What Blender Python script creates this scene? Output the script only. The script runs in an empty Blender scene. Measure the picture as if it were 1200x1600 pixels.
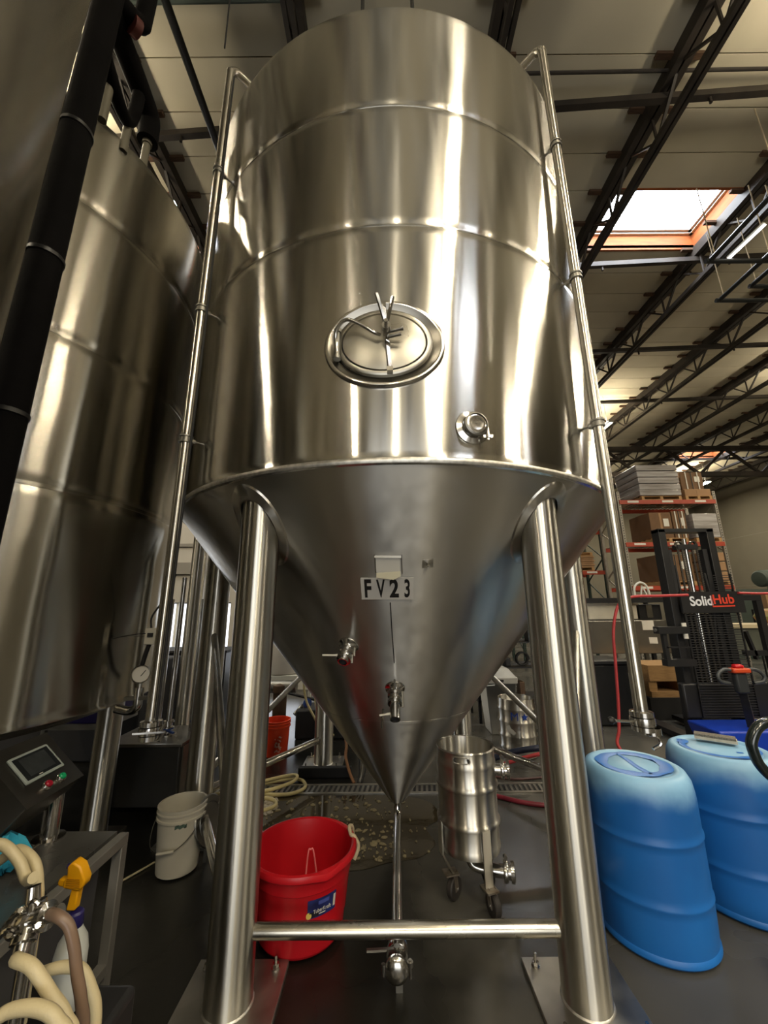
import bpy, math, random
from mathutils import Vector, Matrix
random.seed(7)
sc = bpy.context.scene
COL = sc.collection
R = math.radians

# ------------------------------------------------------------------ camera
cam_d = bpy.data.cameras.new('camera'); cam = bpy.data.objects.new('camera', cam_d); COL.objects.link(cam)
PITCH, ROLL = R(13.81), R(.45)
fw = Vector((0, math.cos(PITCH), math.sin(PITCH))); up0 = Vector((0, -math.sin(PITCH), math.cos(PITCH))); rt0 = Vector((1, 0, 0))
rt = rt0 * math.cos(ROLL) - up0 * math.sin(ROLL); up = up0 * math.cos(ROLL) + rt0 * math.sin(ROLL)
M = Matrix((rt, up, -fw)).transposed().to_4x4(); M.translation = (0, 0, 1.6)
cam.matrix_world = M
cam_d.sensor_fit = 'HORIZONTAL'; cam_d.sensor_width = 36; cam_d.lens = 36 * 610.7 / 1200; cam_d.clip_start = .02; cam_d.clip_end = 200
sc.camera = cam
# ------------------------------------------------------------------ world, exposure
w = bpy.data.worlds.new('world'); sc.world = w; w.use_nodes = True
w.node_tree.nodes['Background'].inputs[0].default_value = (.62, .78, 1, 1); w.node_tree.nodes['Background'].inputs[1].default_value = 1.0
sc.view_settings.view_transform = 'Standard'; sc.view_settings.look = 'None'; sc.view_settings.gamma = 1; sc.view_settings.use_curve_mapping = False
sc.view_settings.exposure = 0.3
sc.cycles.use_denoising = True; sc.cycles.max_bounces = 8; sc.cycles.diffuse_bounces = 4; sc.cycles.glossy_bounces = 5
sc.cycles.use_light_tree = True; sc.cycles.sample_clamp_indirect = 1.2; sc.cycles.caustics_reflective = False; sc.cycles.blur_glossy = 1.0
SKY_E = 20.0      # daylight seen through the skylight domes
TUBE_E = 300.0    # strip lights, downward lens
TUBE_UP = 66.0    # upward lens added to the strip lights to brighten the ceiling
DOOR_L = 3.5      # fill light in the unseen roll-up door behind the viewer
WIN_E = 2.2       # daylight in the far windows

# frontal fill light in an unseen roll-up door, inferred from the reflections
dl = bpy.data.lights.new('door_fill', 'AREA'); dl.shape = 'RECTANGLE'; dl.size = 7.5; dl.size_y = 4.5; dl.energy = 7.5 * 4.5 * math.pi * DOOR_L; dl.color = (1, .95, .86)
dlo = bpy.data.objects.new('door_fill', dl); COL.objects.link(dlo); dlo.location = (.6, -12.05, 2.3); dlo.rotation_euler = (R(90), 0, 0)

# ------------------------------------------------------------------ materials
def lin(h):
    h = h.lstrip('#'); c = [int(h[i:i + 2], 16) / 255 for i in (0, 2, 4)]
    return tuple(x / 12.92 if x <= .04045 else ((x + .055) / 1.055) ** 2.4 for x in c)
MATS = {}
def mat(name, col, rough=.5, metal=0., var=0., vscale=6., bump=0., bscale=60., coat=0., stretch=(1, 1, 1), rvar=0., col2=None, spec=.5, trans=0., emit=0., alpha=1., ior=1.45):
    if name in MATS: return MATS[name]
    m = bpy.data.materials.new(name); m.use_nodes = True; MATS[name] = m
    nt = m.node_tree; b = nt.nodes['Principled BSDF']; L = nt.links.new
    c = lin(col) if isinstance(col, str) else col
    b.inputs['Base Color'].default_value = (*c, 1); b.inputs['Roughness'].default_value = rough; b.inputs['Metallic'].default_value = metal
    b.inputs['Coat Weight'].default_value = coat; b.inputs['Coat Roughness'].default_value = .12; b.inputs['Specular IOR Level'].default_value = spec
    b.inputs['Transmission Weight'].default_value = trans; b.inputs['Alpha'].default_value = alpha; b.inputs['IOR'].default_value = ior
    if emit: b.inputs['Emission Color'].default_value = (*c, 1); b.inputs['Emission Strength'].default_value = emit
    if var or bump or rvar:
        tc = nt.nodes.new('ShaderNodeTexCoord'); mp = nt.nodes.new('ShaderNodeMapping'); L(tc.outputs['Object'], mp.inputs[0]); mp.inputs['Scale'].default_value = stretch
    if var or rvar:
        n = nt.nodes.new('ShaderNodeTexNoise'); n.inputs['Scale'].default_value = vscale; n.inputs['Detail'].default_value = 3; n.inputs['Roughness'].default_value = .45; L(mp.outputs[0], n.inputs[0])
    if var:
        rp = nt.nodes.new('ShaderNodeValToRGB'); rp.color_ramp.elements[0].position = .25; rp.color_ramp.elements[1].position = .75; rp.color_ramp.interpolation = 'EASE'
        c2 = lin(col2) if isinstance(col2, str) else (col2 or tuple(x * (1 - var) for x in c))
        rp.color_ramp.elements[0].color = (*c2, 1); rp.color_ramp.elements[1].color = (*c, 1)
        L(n.outputs[0], rp.inputs[0]); L(rp.outputs[0], b.inputs['Base Color'])
    if rvar:
        mr = nt.nodes.new('ShaderNodeMapRange'); mr.inputs[1].default_value = .3; mr.inputs[2].default_value = .7; mr.inputs[3].default_value = max(rough - rvar, .02); mr.inputs[4].default_value = rough + rvar
        L(n.outputs[0], mr.inputs[0]); L(mr.outputs[0], b.inputs['Roughness'])
    if bump:
        n2 = nt.nodes.new('ShaderNodeTexNoise'); n2.inputs['Scale'].default_value = bscale; n2.inputs['Detail'].default_value = 4; L(mp.outputs[0], n2.inputs[0])
        bp = nt.nodes.new('ShaderNodeBump'); bp.inputs['Strength'].default_value = bump; bp.inputs['Distance'].default_value = .01; L(n2.outputs[0], bp.inputs['Height']); L(bp.outputs[0], b.inputs['Normal'])
    return m

def steel(name, col=(.62, .605, .56), rough=.17, aniso=1.0, scr=.35, wav=.05, wscale=(.9, .9, .35), gen=False):
    """Brushed stainless: grain runs round the vessel, so highlights smear up and down; slow waviness of the plate, fine scratches."""
    m = bpy.data.materials.new(name); m.use_nodes = True; MATS[name] = m
    nt = m.node_tree; b = nt.nodes['Principled BSDF']; L = nt.links.new
    b.inputs['Metallic'].default_value = 1; b.inputs['Base Color'].default_value = (*col, 1)
    b.inputs['Anisotropic'].default_value = aniso; b.inputs['Anisotropic Rotation'].default_value = .25
    tg = nt.nodes.new('ShaderNodeTangent'); tg.direction_type = 'RADIAL'; tg.axis = 'Z'; L(tg.outputs[0], b.inputs['Tangent'])
    tc = nt.nodes.new('ShaderNodeTexCoord')
    mp = nt.nodes.new('ShaderNodeMapping'); mp.inputs['Scale'].default_value = (14, 14, 1.1); L(tc.outputs['Object'], mp.inputs[0])
    n = nt.nodes.new('ShaderNodeTexNoise'); n.inputs['Scale'].default_value = 1; n.inputs['Detail'].default_value = 4; n.inputs['Roughness'].default_value = .5; L(mp.outputs[0], n.inputs[0])
    mr = nt.nodes.new('ShaderNodeMapRange'); mr.inputs[1].default_value = .3; mr.inputs[2].default_value = .72; mr.inputs[3].default_value = rough - .02; mr.inputs[4].default_value = rough + .04; L(n.outputs[0], mr.inputs[0]); L(mr.outputs[0], b.inputs['Roughness'])
    rp = nt.nodes.new('ShaderNodeValToRGB'); rp.color_ramp.elements[0].position = .3; rp.color_ramp.elements[1].position = .75
    rp.color_ramp.elements[0].color = (*(x * (1 - scr * .35) for x in col), 1); rp.color_ramp.elements[1].color = (*col, 1); L(n.outputs[0], rp.inputs[0]); L(rp.outputs[0], b.inputs['Base Color'])
    if wav:
        mp2 = nt.nodes.new('ShaderNodeMapping'); mp2.inputs['Scale'].default_value = wscale; L(tc.outputs['Object'], mp2.inputs[0])
        n2 = nt.nodes.new('ShaderNodeTexNoise'); n2.inputs['Scale'].default_value = 2.2; n2.inputs['Detail'].default_value = 1.5; L(mp2.outputs[0], n2.inputs[0])
        bp = nt.nodes.new('ShaderNodeBump'); bp.inputs['Strength'].default_value = 1; bp.inputs['Distance'].default_value = wav; L(n2.outputs[0], bp.inputs['Height']); L(bp.outputs[0], b.inputs['Normal'])
    return m

S_SHELL = steel('tank_steel', wav=.012)
S_CONE = steel('cone_steel', col=(.53, .515, .48), rough=.32, aniso=.98, wav=.008, scr=.12)
S_LEG = steel('leg_steel', col=(.6, .58, .52), rough=.31, aniso=1.0, scr=.6, wav=.0)
S_TANK2 = steel('side_tank_steel', col=(.55, .525, .46), rough=.19, aniso=1., wav=.014)
POL = mat('polished_steel', (.66, .64, .6), .16, 1, var=.2, vscale=9, rvar=.06)
PLATE = mat('satin_steel_plate', (.55, .53, .48), .38, 1, var=.3, vscale=7, rvar=.08, bump=.05, bscale=40)
WELD = mat('weld_bead', (.62, .6, .55), .42, 1, var=.35, vscale=40)
DSTEEL = mat('dull_steel', (.30, .29, .26), .45, 1, var=.35, vscale=5, rvar=.1)
KEGM = steel('keg_steel', col=(.55, .53, .48), rough=.32, aniso=1., scr=.3, wav=0)
BLACK = mat('black_paint', (.012, .012, .013), .42, var=.3, vscale=4)
BLACKM = mat('black_matte', (.010, .010, .011), .7)
RUBBER = mat('black_insulation', (.006, .0055, .006), .9, bump=.35, bscale=14, var=.3, spec=.12)
WHITEP = mat('white_plastic', '#cfc9b8', .45, var=.12, vscale=5)
PAPER = mat('paper_white', '#d9d5ca', .8, var=.06)

# ------------------------------------------------------------------ mesh helpers
def V(*a): return Vector(a[0]) if len(a) == 1 else Vector(a)
class MB:
    def __init__(s): s.v = []; s.f = []
    def quadstrip(s, rings, closed=True, cap0=False, cap1=False):
        b = len(s.v); n = len(rings[0])
        for r_ in rings: s.v.extend([tuple(p) for p in r_])
        for i in range(len(rings) - 1):
            for j in range(n if closed else n - 1):
                k = (j + 1) % n
                s.f.append((b + i * n + j, b + i * n + k, b + (i + 1) * n + k, b + (i + 1) * n + j))
        if cap0: s.f.append(tuple(b + j for j in range(n))[::-1])
        if cap1: s.f.append(tuple(b + (len(rings) - 1) * n + j for j in range(n)))
        return s
    def box(s, c, d, m=None):
        b = len(s.v); c = V(c); hx, hy, hz = d[0] / 2, d[1] / 2, d[2] / 2
        for x, y, z in ((-1, -1, -1), (1, -1, -1), (1, 1, -1), (-1, 1, -1), (-1, -1, 1), (1, -1, 1), (1, 1, 1), (-1, 1, 1)):
            p = Vector((x * hx, y * hy, z * hz))
            if m is not None: p = m @ p
            s.v.append(tuple(p + c))
        for q in ((0, 3, 2, 1), (4, 5, 6, 7), (0, 1, 5, 4), (1, 2, 6, 5), (2, 3, 7, 6), (3, 0, 4, 7)): s.f.append(tuple(b + i for i in q))
        return s
    def lohi(s, lo, hi): return s.box([(a + b_) / 2 for a, b_ in zip(lo, hi)], [abs(b_ - a) for a, b_ in zip(lo, hi)])
    def bar(s, p0, p1, w, h, upv=(0, 0, 1)):
        p0, p1 = V(p0), V(p1); d = p1 - p0; x = d.normalized(); y = V(upv).cross(x)
        if y.length < 1e-4: y = Vector((0, 1, 0)).cross(x)
        y.normalize(); z = x.cross(y); return s.box((p0 + p1) / 2, (d.length, w, h), Matrix((x, y, z)).transposed())
    def cyl(s, p0, p1, r0, r1=None, n=20, caps=True):
        p0, p1 = V(p0), V(p1); r1 = r0 if r1 is None else r1; d = (p1 - p0).normalized()
        a = d.orthogonal().normalized(); b_ = d.cross(a)
        ring = lambda c, r_: [c + (a * math.cos(2 * math.pi * i / n) + b_ * math.sin(2 * math.pi * i / n)) * r_ for i in range(n)]
        return s.quadstrip([ring(p0, r0), ring(p1, r1)], True, caps, caps)
    def lathe(s, prof, c=(0, 0, 0), axis=(0, 0, 1), n=32, cap0=False, cap1=False):
        c = V(c); d = V(axis).normalized(); a = d.orthogonal().normalized() if abs(d.z) < .999 else Vector((1, 0, 0)); b_ = d.cross(a)
        rings = [[c + d * z + (a * math.cos(2 * math.pi * i / n) + b_ * math.sin(2 * math.pi * i / n)) * max(r_, 1e-5) for i in range(n)] for r_, z in prof]
        return s.quadstrip(rings, True, cap0, cap1)
    def tube(s, pts, r, n=10, res=6, closed=False, smooth=True, caps=True):
        pts = [V(p) for p in pts]
        if smooth and len(pts) > 2: pts = catmull(pts, res, closed)
        rings = []; a = None; N = len(pts)
        for i, p in enumerate(pts):
            if closed: t = (pts[(i + 1) % N] - pts[i - 1]).normalized()
            else: t = (pts[min(i + 1, N - 1)] - pts[max(i - 1, 0)]).normalized()
            if a is None: a = t.orthogonal().normalized()
            else:
                a = a - t * a.dot(t); a = a.normalized() if a.length > 1e-6 else t.orthogonal().normalized()
            b_ = t.cross(a); rr = r(i / (N - 1)) if callable(r) else r
            rings.append([p + (a * math.cos(2 * math.pi * j / n) + b_ * math.sin(2 * math.pi * j / n)) * rr for j in range(n)])
        if closed: rings.append(rings[0]); return s.quadstrip(rings, True)
        return s.quadstrip(rings, True, caps, caps)
    def prism(s, pts, m, th):
        """outline in the local xy plane of m, thickness th along local z"""
        n = len(pts); b = len(s.v)
        for z in (0, th):
            for x, y in pts: s.v.append(tuple(m @ Vector((x, y, z))))
        s.f.append(tuple(b + i for i in range(n))[::-1]); s.f.append(tuple(b + n + i for i in range(n)))
        for i in range(n): j = (i + 1) % n; s.f.append((b + i, b + j, b + n + j, b + n + i))
        return s
    def mesh(s, name, off=(0, 0, 0), m=None, sharp=38):
        me = bpy.data.meshes.new(name); o = V(off)
        me.from_pydata([tuple(V(p) - o) for p in s.v], [], s.f); me.update()
        import bmesh
        bm = bmesh.new(); bm.from_mesh(me); bmesh.ops.recalc_face_normals(bm, faces=bm.faces); bm.to_mesh(me); bm.free()
        if m: me.materials.append(m)
        me.shade_smooth(); me.set_sharp_from_angle(angle=R(sharp))
        return me
    def build(s, name, m, parent=None, bevel=0, kind=None, label=None):
        root = parent
        while root is not None and root.parent is not None: root = root.parent
        off = root.location if root is not None else (0, 0, 0)
        ob = bpy.data.objects.new(name, s.mesh(name, off, m)); COL.objects.link(ob)
        if parent is not None: ob.parent = parent
        if bevel:
            md = ob.modifiers.new('bevel', 'BEVEL'); md.width = bevel; md.segments = 2; md.limit_method = 'ANGLE'; md.angle_limit = R(40)
        if kind: ob['kind'] = kind
        if label: ob['label'] = label
        return ob
def catmull(p, res, closed=False):
    out = []; n = len(p)
    rng = range(n) if closed else range(n - 1)
    for i in rng:
        p0 = p[i - 1] if (closed or i > 0) else p[0] * 2 - p[1]
        p1 = p[i]; p2 = p[(i + 1) % n]; p3 = p[(i + 2) % n] if (closed or i + 2 < n) else p[-1] * 2 - p[-2]
        for k in range(res):
            t = k / res
            out.append(.5 * ((2 * p1) + (p2 - p0) * t + (2 * p0 - 5 * p1 + 4 * p2 - p3) * t * t + (3 * p1 - p0 - 3 * p2 + p3) * t ** 3))
    if not closed: out.append(p[-1])
    return out
def thing(name, label, cat, loc=(0, 0, 0), group=None):
    o = bpy.data.objects.new(name, None); COL.objects.link(o); o.location = loc; o.empty_display_size = .1
    return tag(o, label, cat, group)
def tag(o, label, cat, group=None):
    o['label'] = label; o['category'] = cat
    if group: o['group'] = group
    return o
def struct(name, mb, m, **k):
    o = mb.build(name, m, **k); o['kind'] = 'structure'; return o
def sroot(name, loc=(0, 0, 0)):
    o = bpy.data.objects.new(name, None); COL.objects.link(o); o.location = loc; o['kind'] = 'structure'; return o
def share(name, me, parent, loc, rot=None, scale=None):
    o = bpy.data.objects.new(name, me); COL.objects.link(o); o.parent = parent; o.location = loc
    if rot: o.rotation_euler = rot
    if scale: o.scale = scale
    return o
def frame(origin, x, z):
    """matrix with local x along x, local z along z"""
    z = V(z).normalized(); x = V(x); x = (x - z * x.dot(z)).normalized(); y = z.cross(x)
    m = Matrix((x, y, z)).transposed().to_4x4(); m.translation = V(origin); return m
def text(name, s, m, parent, mx, size, bold=0., sx=1., depth=.0015, align='CENTER'):
    cu = bpy.data.curves.new(name, 'FONT'); cu.body = s; cu.size = size; cu.extrude = depth; cu.offset = bold; cu.align_x = align; cu.align_y = 'CENTER'
    t = bpy.data.objects.new(name, cu); COL.objects.link(t)
    me = bpy.data.meshes.new_from_object(t.evaluated_get(bpy.context.evaluated_depsgraph_get()))
    bpy.data.objects.remove(t); me.name = name
    root = parent
    while root.parent is not None: root = root.parent
    me.transform(Matrix.Translation(-V(root.location)) @ mx @ Matrix.Diagonal((sx, 1, 1, 1)))
    me.materials.clear(); me.materials.append(m)
    o = bpy.data.objects.new(name, me); COL.objects.link(o); o.parent = parent; return o
def rrect(w_, h, r_, n=4):
    out = []
    for cx, cy, a0 in ((w_ / 2 - r_, h / 2 - r_, 0), (-w_ / 2 + r_, h / 2 - r_, 90), (-w_ / 2 + r_, -h / 2 + r_, 180), (w_ / 2 - r_, -h / 2 + r_, 270)):
        for i in range(n + 1):
            a = R(a0 + 90 * i / n); out.append((cx + r_ * math.cos(a), cy + r_ * math.sin(a)))
    return out

# ================================================================== THE BUILDING
ZC = 8.6; PX = 2.45; X0 = 1.45; PY = .575; Y0 = 5.26
JX = [X0 + PX * k for k in range(-7, 9)]          # joist lines
ROWS = range(-30, 33)                             # panel rows
XW0, XW1, YW0, YW1 = -15.4, 19.3, -11.9, 23.6
DECK = mat('roof_deck_paint', '#cfc6ae', .85, var=.10, vscale=1.3, bump=.03, bscale=30)
JOIST = mat('joist_paint', '#3a332c', .6, var=.35, vscale=3, col2='#241f1b')
WOOD = mat('rough_pine', '#5e4633', .8, var=.35, vscale=9, stretch=(1, 8, 8))
WALLM = mat('wall_paint', '#6f6a5c', .8, var=.06, vscale=1.5, bump=.02)
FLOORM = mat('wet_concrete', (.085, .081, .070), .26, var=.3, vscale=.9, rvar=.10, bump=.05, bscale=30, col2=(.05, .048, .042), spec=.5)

def floor_shade():
    """wet floor with the shade under and left of the tank painted dark, grey on the right"""
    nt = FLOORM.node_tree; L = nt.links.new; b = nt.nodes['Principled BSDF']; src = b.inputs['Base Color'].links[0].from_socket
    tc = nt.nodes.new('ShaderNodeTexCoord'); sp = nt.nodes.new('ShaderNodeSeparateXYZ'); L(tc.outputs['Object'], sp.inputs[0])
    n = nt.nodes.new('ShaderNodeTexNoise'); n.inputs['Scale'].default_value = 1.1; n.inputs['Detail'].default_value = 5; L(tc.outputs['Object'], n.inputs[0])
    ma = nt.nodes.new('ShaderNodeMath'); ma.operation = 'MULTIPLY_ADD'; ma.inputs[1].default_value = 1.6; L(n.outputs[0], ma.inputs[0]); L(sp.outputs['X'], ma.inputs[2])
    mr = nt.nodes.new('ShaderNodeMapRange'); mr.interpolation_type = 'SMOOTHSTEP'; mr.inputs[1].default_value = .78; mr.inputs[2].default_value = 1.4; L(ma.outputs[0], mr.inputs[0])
    mx = nt.nodes.new('ShaderNodeMix'); mx.data_type = 'RGBA'; mx.inputs[6].default_value = (.010, .0095, .0075, 1); L(src, mx.inputs[7]); L(mr.outputs[0], mx.inputs['Factor']); L(mx.outputs[2], b.inputs['Base Color'])  # near-black shade tone mixed into the concrete colour
floor_shade()
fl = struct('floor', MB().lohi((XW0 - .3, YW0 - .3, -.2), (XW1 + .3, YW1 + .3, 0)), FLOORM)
wallR = struct('wall_right', MB().lohi((XW1, YW0, 0), (XW1 + .25, YW1, 9)), WALLM)
struct('wall_left', MB().lohi((XW0 - .25, YW0, 0), (XW0, YW1, 9)), WALLM)
struct('wall_rear', MB().lohi((XW0, YW1, 0), (XW1, YW1 + .25, 9)), WALLM)
DX0, DX1, DZ = -3.2, 4.4, 4.6     # unseen roll-up door assumed behind the viewer, standing open
struct('wall_front', MB().lohi((XW0, YW0 - .25, 0), (DX0, YW0, 9)).lohi((DX1, YW0 - .25, 0), (XW1, YW0, 9)).lohi((DX0, YW0 - .25, DZ), (DX1, YW0, 9)), WALLM)
dr1 = sroot('door_1', (.6, YW0, 0))
for lo, hi in (((DX0 - .12, YW0, 0), (DX0, YW0 + .06, DZ + .12)), ((DX1, YW0, 0), (DX1 + .12, YW0 + .06, DZ + .12)), ((DX0, YW0, DZ), (DX1, YW0 + .06, DZ + .12))): MB().lohi(lo, hi).build('door_frame', mat('door_frame_grey', '#5a5852', .6), dr1)
MB().cyl((DX0, YW0 + .2, DZ + .45), (DX1, YW0 + .2, DZ + .45), .28, n=20).build('door_curtain_roll', MATS['door_frame_grey'], dr1)
mb = MB()
for z in (2.6, 5.2): mb.lohi((XW1 - .006, YW0, z - .012), (XW1 + .01, YW1, z + .012))
mb.build('panel_joint', mat('wall_joint', '#7d786c', .9), wallR)

ceil = sroot('ceiling', (0, 0, ZC))
SKY = {(k, r_) for k in (-7, -3, 1, 5) for r_ in (-18, -17, 0, 1, 20, 21)}   # bays and rows with a skylight
def bay(k): return X0 + PX * k
pan = MB().box((0, 0, 0), (PX - .014, PY - .016, .03)); pan_me = pan.mesh('deck_panel', (0, 0, 0), DECK)
rest = MB(); cnt = 0
for k in range(-7, 8):
    for r_ in ROWS:
        if (k, r_) in SKY: continue
        cx = bay(k) + PX / 2; cyy = Y0 + PY * (r_ + .5)
        if -4 <= k <= 6 and -4 <= r_ <= 19 and cnt < 300 and not (k > 3 and r_ < 3) and not (k < -2 and r_ < -3):
            share('deck_panel', pan_me, ceil, (cx, cyy, .015)); cnt += 1
        else: rest.box((cx, cyy, ZC + .015), (PX - .014, PY - .016, .03))
rest.build('deck', DECK, ceil, kind='stuff')
back = MB()
for k in range(-7, 8):
    for r0, r1 in ((-30, -19), (-18, -17), (-16, -1), (0, 1), (2, 19), (20, 21), (22, 32)):
        if (k, r0) in SKY: continue
        back.lohi((bay(k), Y0 + PY * r0, ZC + .03), (bay(k + 1), Y0 + PY * (r1 + 1), ZC + .1))
back.build('roof_board', mat('roof_board', '#6d6454', .9), ceil)
# skylights: plywood curb, white frame, domed pane
CURB = mat('skylight_plywood', '#9a5526', .75, var=.3, vscale=3, stretch=(1, 1, 6), col2='#7c3f18')
SKYP = mat('skylight_dome', '#eef6ff', .4, emit=SKY_E)
ALU = mat('white_aluminium', '#d8d8d0', .5)
wn = 0
for k in sorted({k for k, r_ in SKY}):
    for r0 in (-18, 0, 20):
        wn += 1
        x0, x1 = bay(k) + .04, bay(k + 1) - .04; y0, y1 = Y0 + PY * r0, Y0 + PY * (r0 + 2)
        win = sroot('window_%d' % wn, ((x0 + x1) / 2, (y0 + y1) / 2, ZC))
        for lo, hi in (((x0 - .04, y0 - .04, ZC - .01), (x1 + .04, y0, ZC + .42)), ((x0 - .04, y1, ZC - .01), (x1 + .04, y1 + .04, ZC + .42)), ((x0 - .04, y0, ZC - .01), (x0, y1, ZC + .42)), ((x1, y0, ZC - .01), (x1 + .04, y1, ZC + .42))):
            MB().lohi(lo, hi).build('curb_board', CURB, win)
        fr = MB()
        for a in (0, .035, .07):
            z = ZC + .34 + a * .9; q = .05 + .05 * (a > .03)
            fr.lohi((x0, y0, z), (x0 + q, y1, z + .02)); fr.lohi((x1 - q, y0, z), (x1, y1, z + .02)); fr.lohi((x0, y0, z), (x1, y0 + q, z + .02)); fr.lohi((x0, y1 - q, z), (x1, y1, z + .02))
        fr.build('frame', ALU, win)
        q_ = MB(); zp = ZC + .43
        q_.v = [(x0, y0, zp), (x1, y0, zp), (x1, y1, zp), (x0, y1, zp)]; q_.f = [(0, 3, 2, 1)]
        q_.build('pane', SKYP, win)
# joists: top chord, bottom chord, web members, timber cleats
web_v = MB().cyl((0, 0, -.62), (0, 0, -.12), .022, n=6).mesh('web_member', (0, 0, 0), JOIST)
web_d = MB().bar((0, -.27, -.12), (0, .27, -.64), .04, .03).mesh('web_member', (0, 0, 0), JOIST)
web_e = MB().bar((0, .27, -.12), (0, -.27, -.64), .04, .03).mesh('web_member', (0, 0, 0), JOIST)
cl_me = MB().box((0, 0, -.03), (.62, .07, .05)).mesh('timber_cleat', (0, 0, 0), WOOD)
GY = 14.9
for i, x in enumerate(JX):
    j = MB()
    for s in (-1, 1):
        j.lohi((x + s * .012, YW0, ZC - .20), (x + s * .10, YW1, ZC - .002)); 
    jo = j.build('roof_joist', JOIST, ceil)
    b = MB()
    for s in (-1, 1): b.lohi((x + s * .012, YW0, ZC - .72), (x + s * .065, YW1, ZC - .64))
    b.build('bottom_chord', JOIST, jo)
    near = -3.6 < x < 14.5
    far = MB(); nw = 24 if near else 0
    y = 1.6; q = 0
    while y < 22.5:
        seg = near and y < 14
        if seg:
            share('web_member', (web_d, web_e)[q % 2], jo, (x, y, 0)); share('web_member', web_v, jo, (x, y + .28, 0)) if q % 2 == 0 else None
        else:
            far.bar((x, y - .27, ZC - (.12, .64)[q % 2]), (x, y + .27, ZC - (.64, .12)[q % 2]), .04, .03)
        y += .56; q += 1
    if far.v: far.build('web', JOIST, jo, kind='stuff')
    cf = MB()
    for r_ in ROWS:
        yy = Y0 + PY * r_
        if near and -5 <= r_ <= 9 and (int((x - X0) / PX + (-1 if x < X0 else 0)), r_) : share('timber_cleat', cl_me, jo, (x, yy, 0))
        elif r_ > 9 or not near: cf.box((x, yy, ZC - .03), (.62, .07, .05))
    cf.build('cleats_far', WOOD, jo, kind='stuff')
for y, r_ in ((4.05, .05), (6.75, .05), (9.6, .05), (12.4, .05), (18.2, .05), (-2.4, .05), (-6, .05)):
    b = MB().bar((XW0, y - .055 * XW0, ZC - .28), (XW1, y - .055 * XW1, ZC - .28), r_ * 1.6, r_ * 2).build('bridging_bar', JOIST, ceil)
    h = MB()
    for k in range(-4, 7): h.cyl((bay(k) + .55, y - .055 * (bay(k) + .55), ZC - .42), (bay(k) + .55, y - .055 * (bay(k) + .55), ZC - .28), .02, n=8)
    h.build('pipe_hangers', JOIST, b, kind='stuff')
MB().cyl((1.2, 3.66, ZC - .12), (XW1, 3.5, ZC - .12), .022, n=8).build('conduit', JOIST, ceil)
MB().cyl((XW0, 3.1, ZC - .1), (-1.1, 3.0, ZC - .1), .025, n=8).build('conduit', mat('grey_conduit', '#4c5650', .5), ceil)
# girder truss
g = MB().lohi((XW0, GY - .1, 7.72), (XW1, GY + .1, 7.9)).build('girder', JOIST, ceil)
MB().lohi((XW0, GY - .1, 6.62), (XW1, GY + .1, 6.8)).build('bottom_chord', JOIST, g)
x = -2.0; q = 0
while x < XW1 - 1:
    MB().bar((x, GY, (6.72, 7.8)[q % 2]), (x + PX / 2, GY, (7.8, 6.72)[q % 2]), .09, .09, (0, 1, 0)).build('web_member', JOIST, g)
    x += PX / 2; q += 1
# partition at the back left with its windows
PWM = mat('partition_paint', '#a8a399', .7, var=.08, vscale=2)
pw = struct('wall_partition', MB().lohi((-7.5, 8.6, 0), (-5.6, 8.75, 4.4)).lohi((-5.6, 8.6, 1.75), (.9, 8.75, 4.4)).lohi((-5.6, 8.6, 0), (.9, 8.75, .3)).lohi((-3.3, 8.6, .3), (-2.75, 8.75, 1.75)).lohi((-1.2, 8.6, .3), (.9, 8.75, 1.75)), PWM)
MB().lohi((-7.5, 8.55, 2.35), (.9, 8.6, 2.6)).build('ledge', mat('ledge_grey', '#77736b', .6), pw)
MB().lohi((-7.5, 8.57, 2.95), (.9, 8.6, 3.02)).build('ledge', MATS['ledge_grey'], pw)
WPAN = mat('daylit_pane', '#dfe6f2', .3, emit=WIN_E)
for n_, (xa, xb) in enumerate(((-5.6, -3.3), (-2.75, -1.2))):
    wi = sroot('window_%d' % (wn + 1 + n_), ((xa + xb) / 2, 8.65, .3))
    c = 4 if n_ == 0 else 3
    for q in range(c):
        u0 = xa + (xb - xa) * q / c; u1 = xa + (xb - xa) * (q + 1) / c
        MB().lohi((u0 + .03, 8.67, .33), (u1 - .03, 8.68, 1.72)).build('pane', WPAN, wi)
        MB().lohi((u0 - .03, 8.63, .3), (u0 + .03, 8.72, 1.75)).build('mullion', BLACK if q % 2 else ALU, wi)
    MB().lohi((xa, 8.63, .3), (xb, 8.72, .34)).build('window_sill', ALU, wi)
# unseen strip lights between the joists: some read from reflections, others added as fill
TUBE = mat('fluorescent_tube', '#fff0d2', .4, emit=TUBE_E); TUBEU = mat('ceiling_fill_light', '#fff0d2', .4, emit=TUBE_UP)
def strip_light(x, y, z, ln, label, n=2):
    t = thing('strip_light', label, 'light', (x, y, z), 'strip lights under the roof')
    MB().lohi((x - .09, y - ln / 2, z - .018), (x + .09, y + ln / 2, z + .028)).build('housing', ALU, t, bevel=.01)
    for zz, nm in ((z - .022, 'lower_lens'), (z + .032, 'upper_lens')):
        q_ = MB(); hw, hl = (.045 if zz < z else .09), ln / 2 - .02
        q_.v = [(x - hw, y - hl, zz), (x + hw, y - hl, zz), (x + hw, y + hl, zz), (x - hw, y + hl, zz)]; q_.f = [(0, 3, 2, 1) if zz < z else (0, 1, 2, 3)]
        q_.build(nm, TUBE if zz < z else TUBEU, t)
    for s in (-1, 1): MB().cyl((x, y + s * ln * .4, z + .06), (x, y + s * ln * .4, ZC - .01), .006, n=6).build('hanger', ALU, t)
strip_light(-1.43, -.9, 7.55, 1.0, 'twin tube strip light hung above and just left of the viewer')
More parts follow.
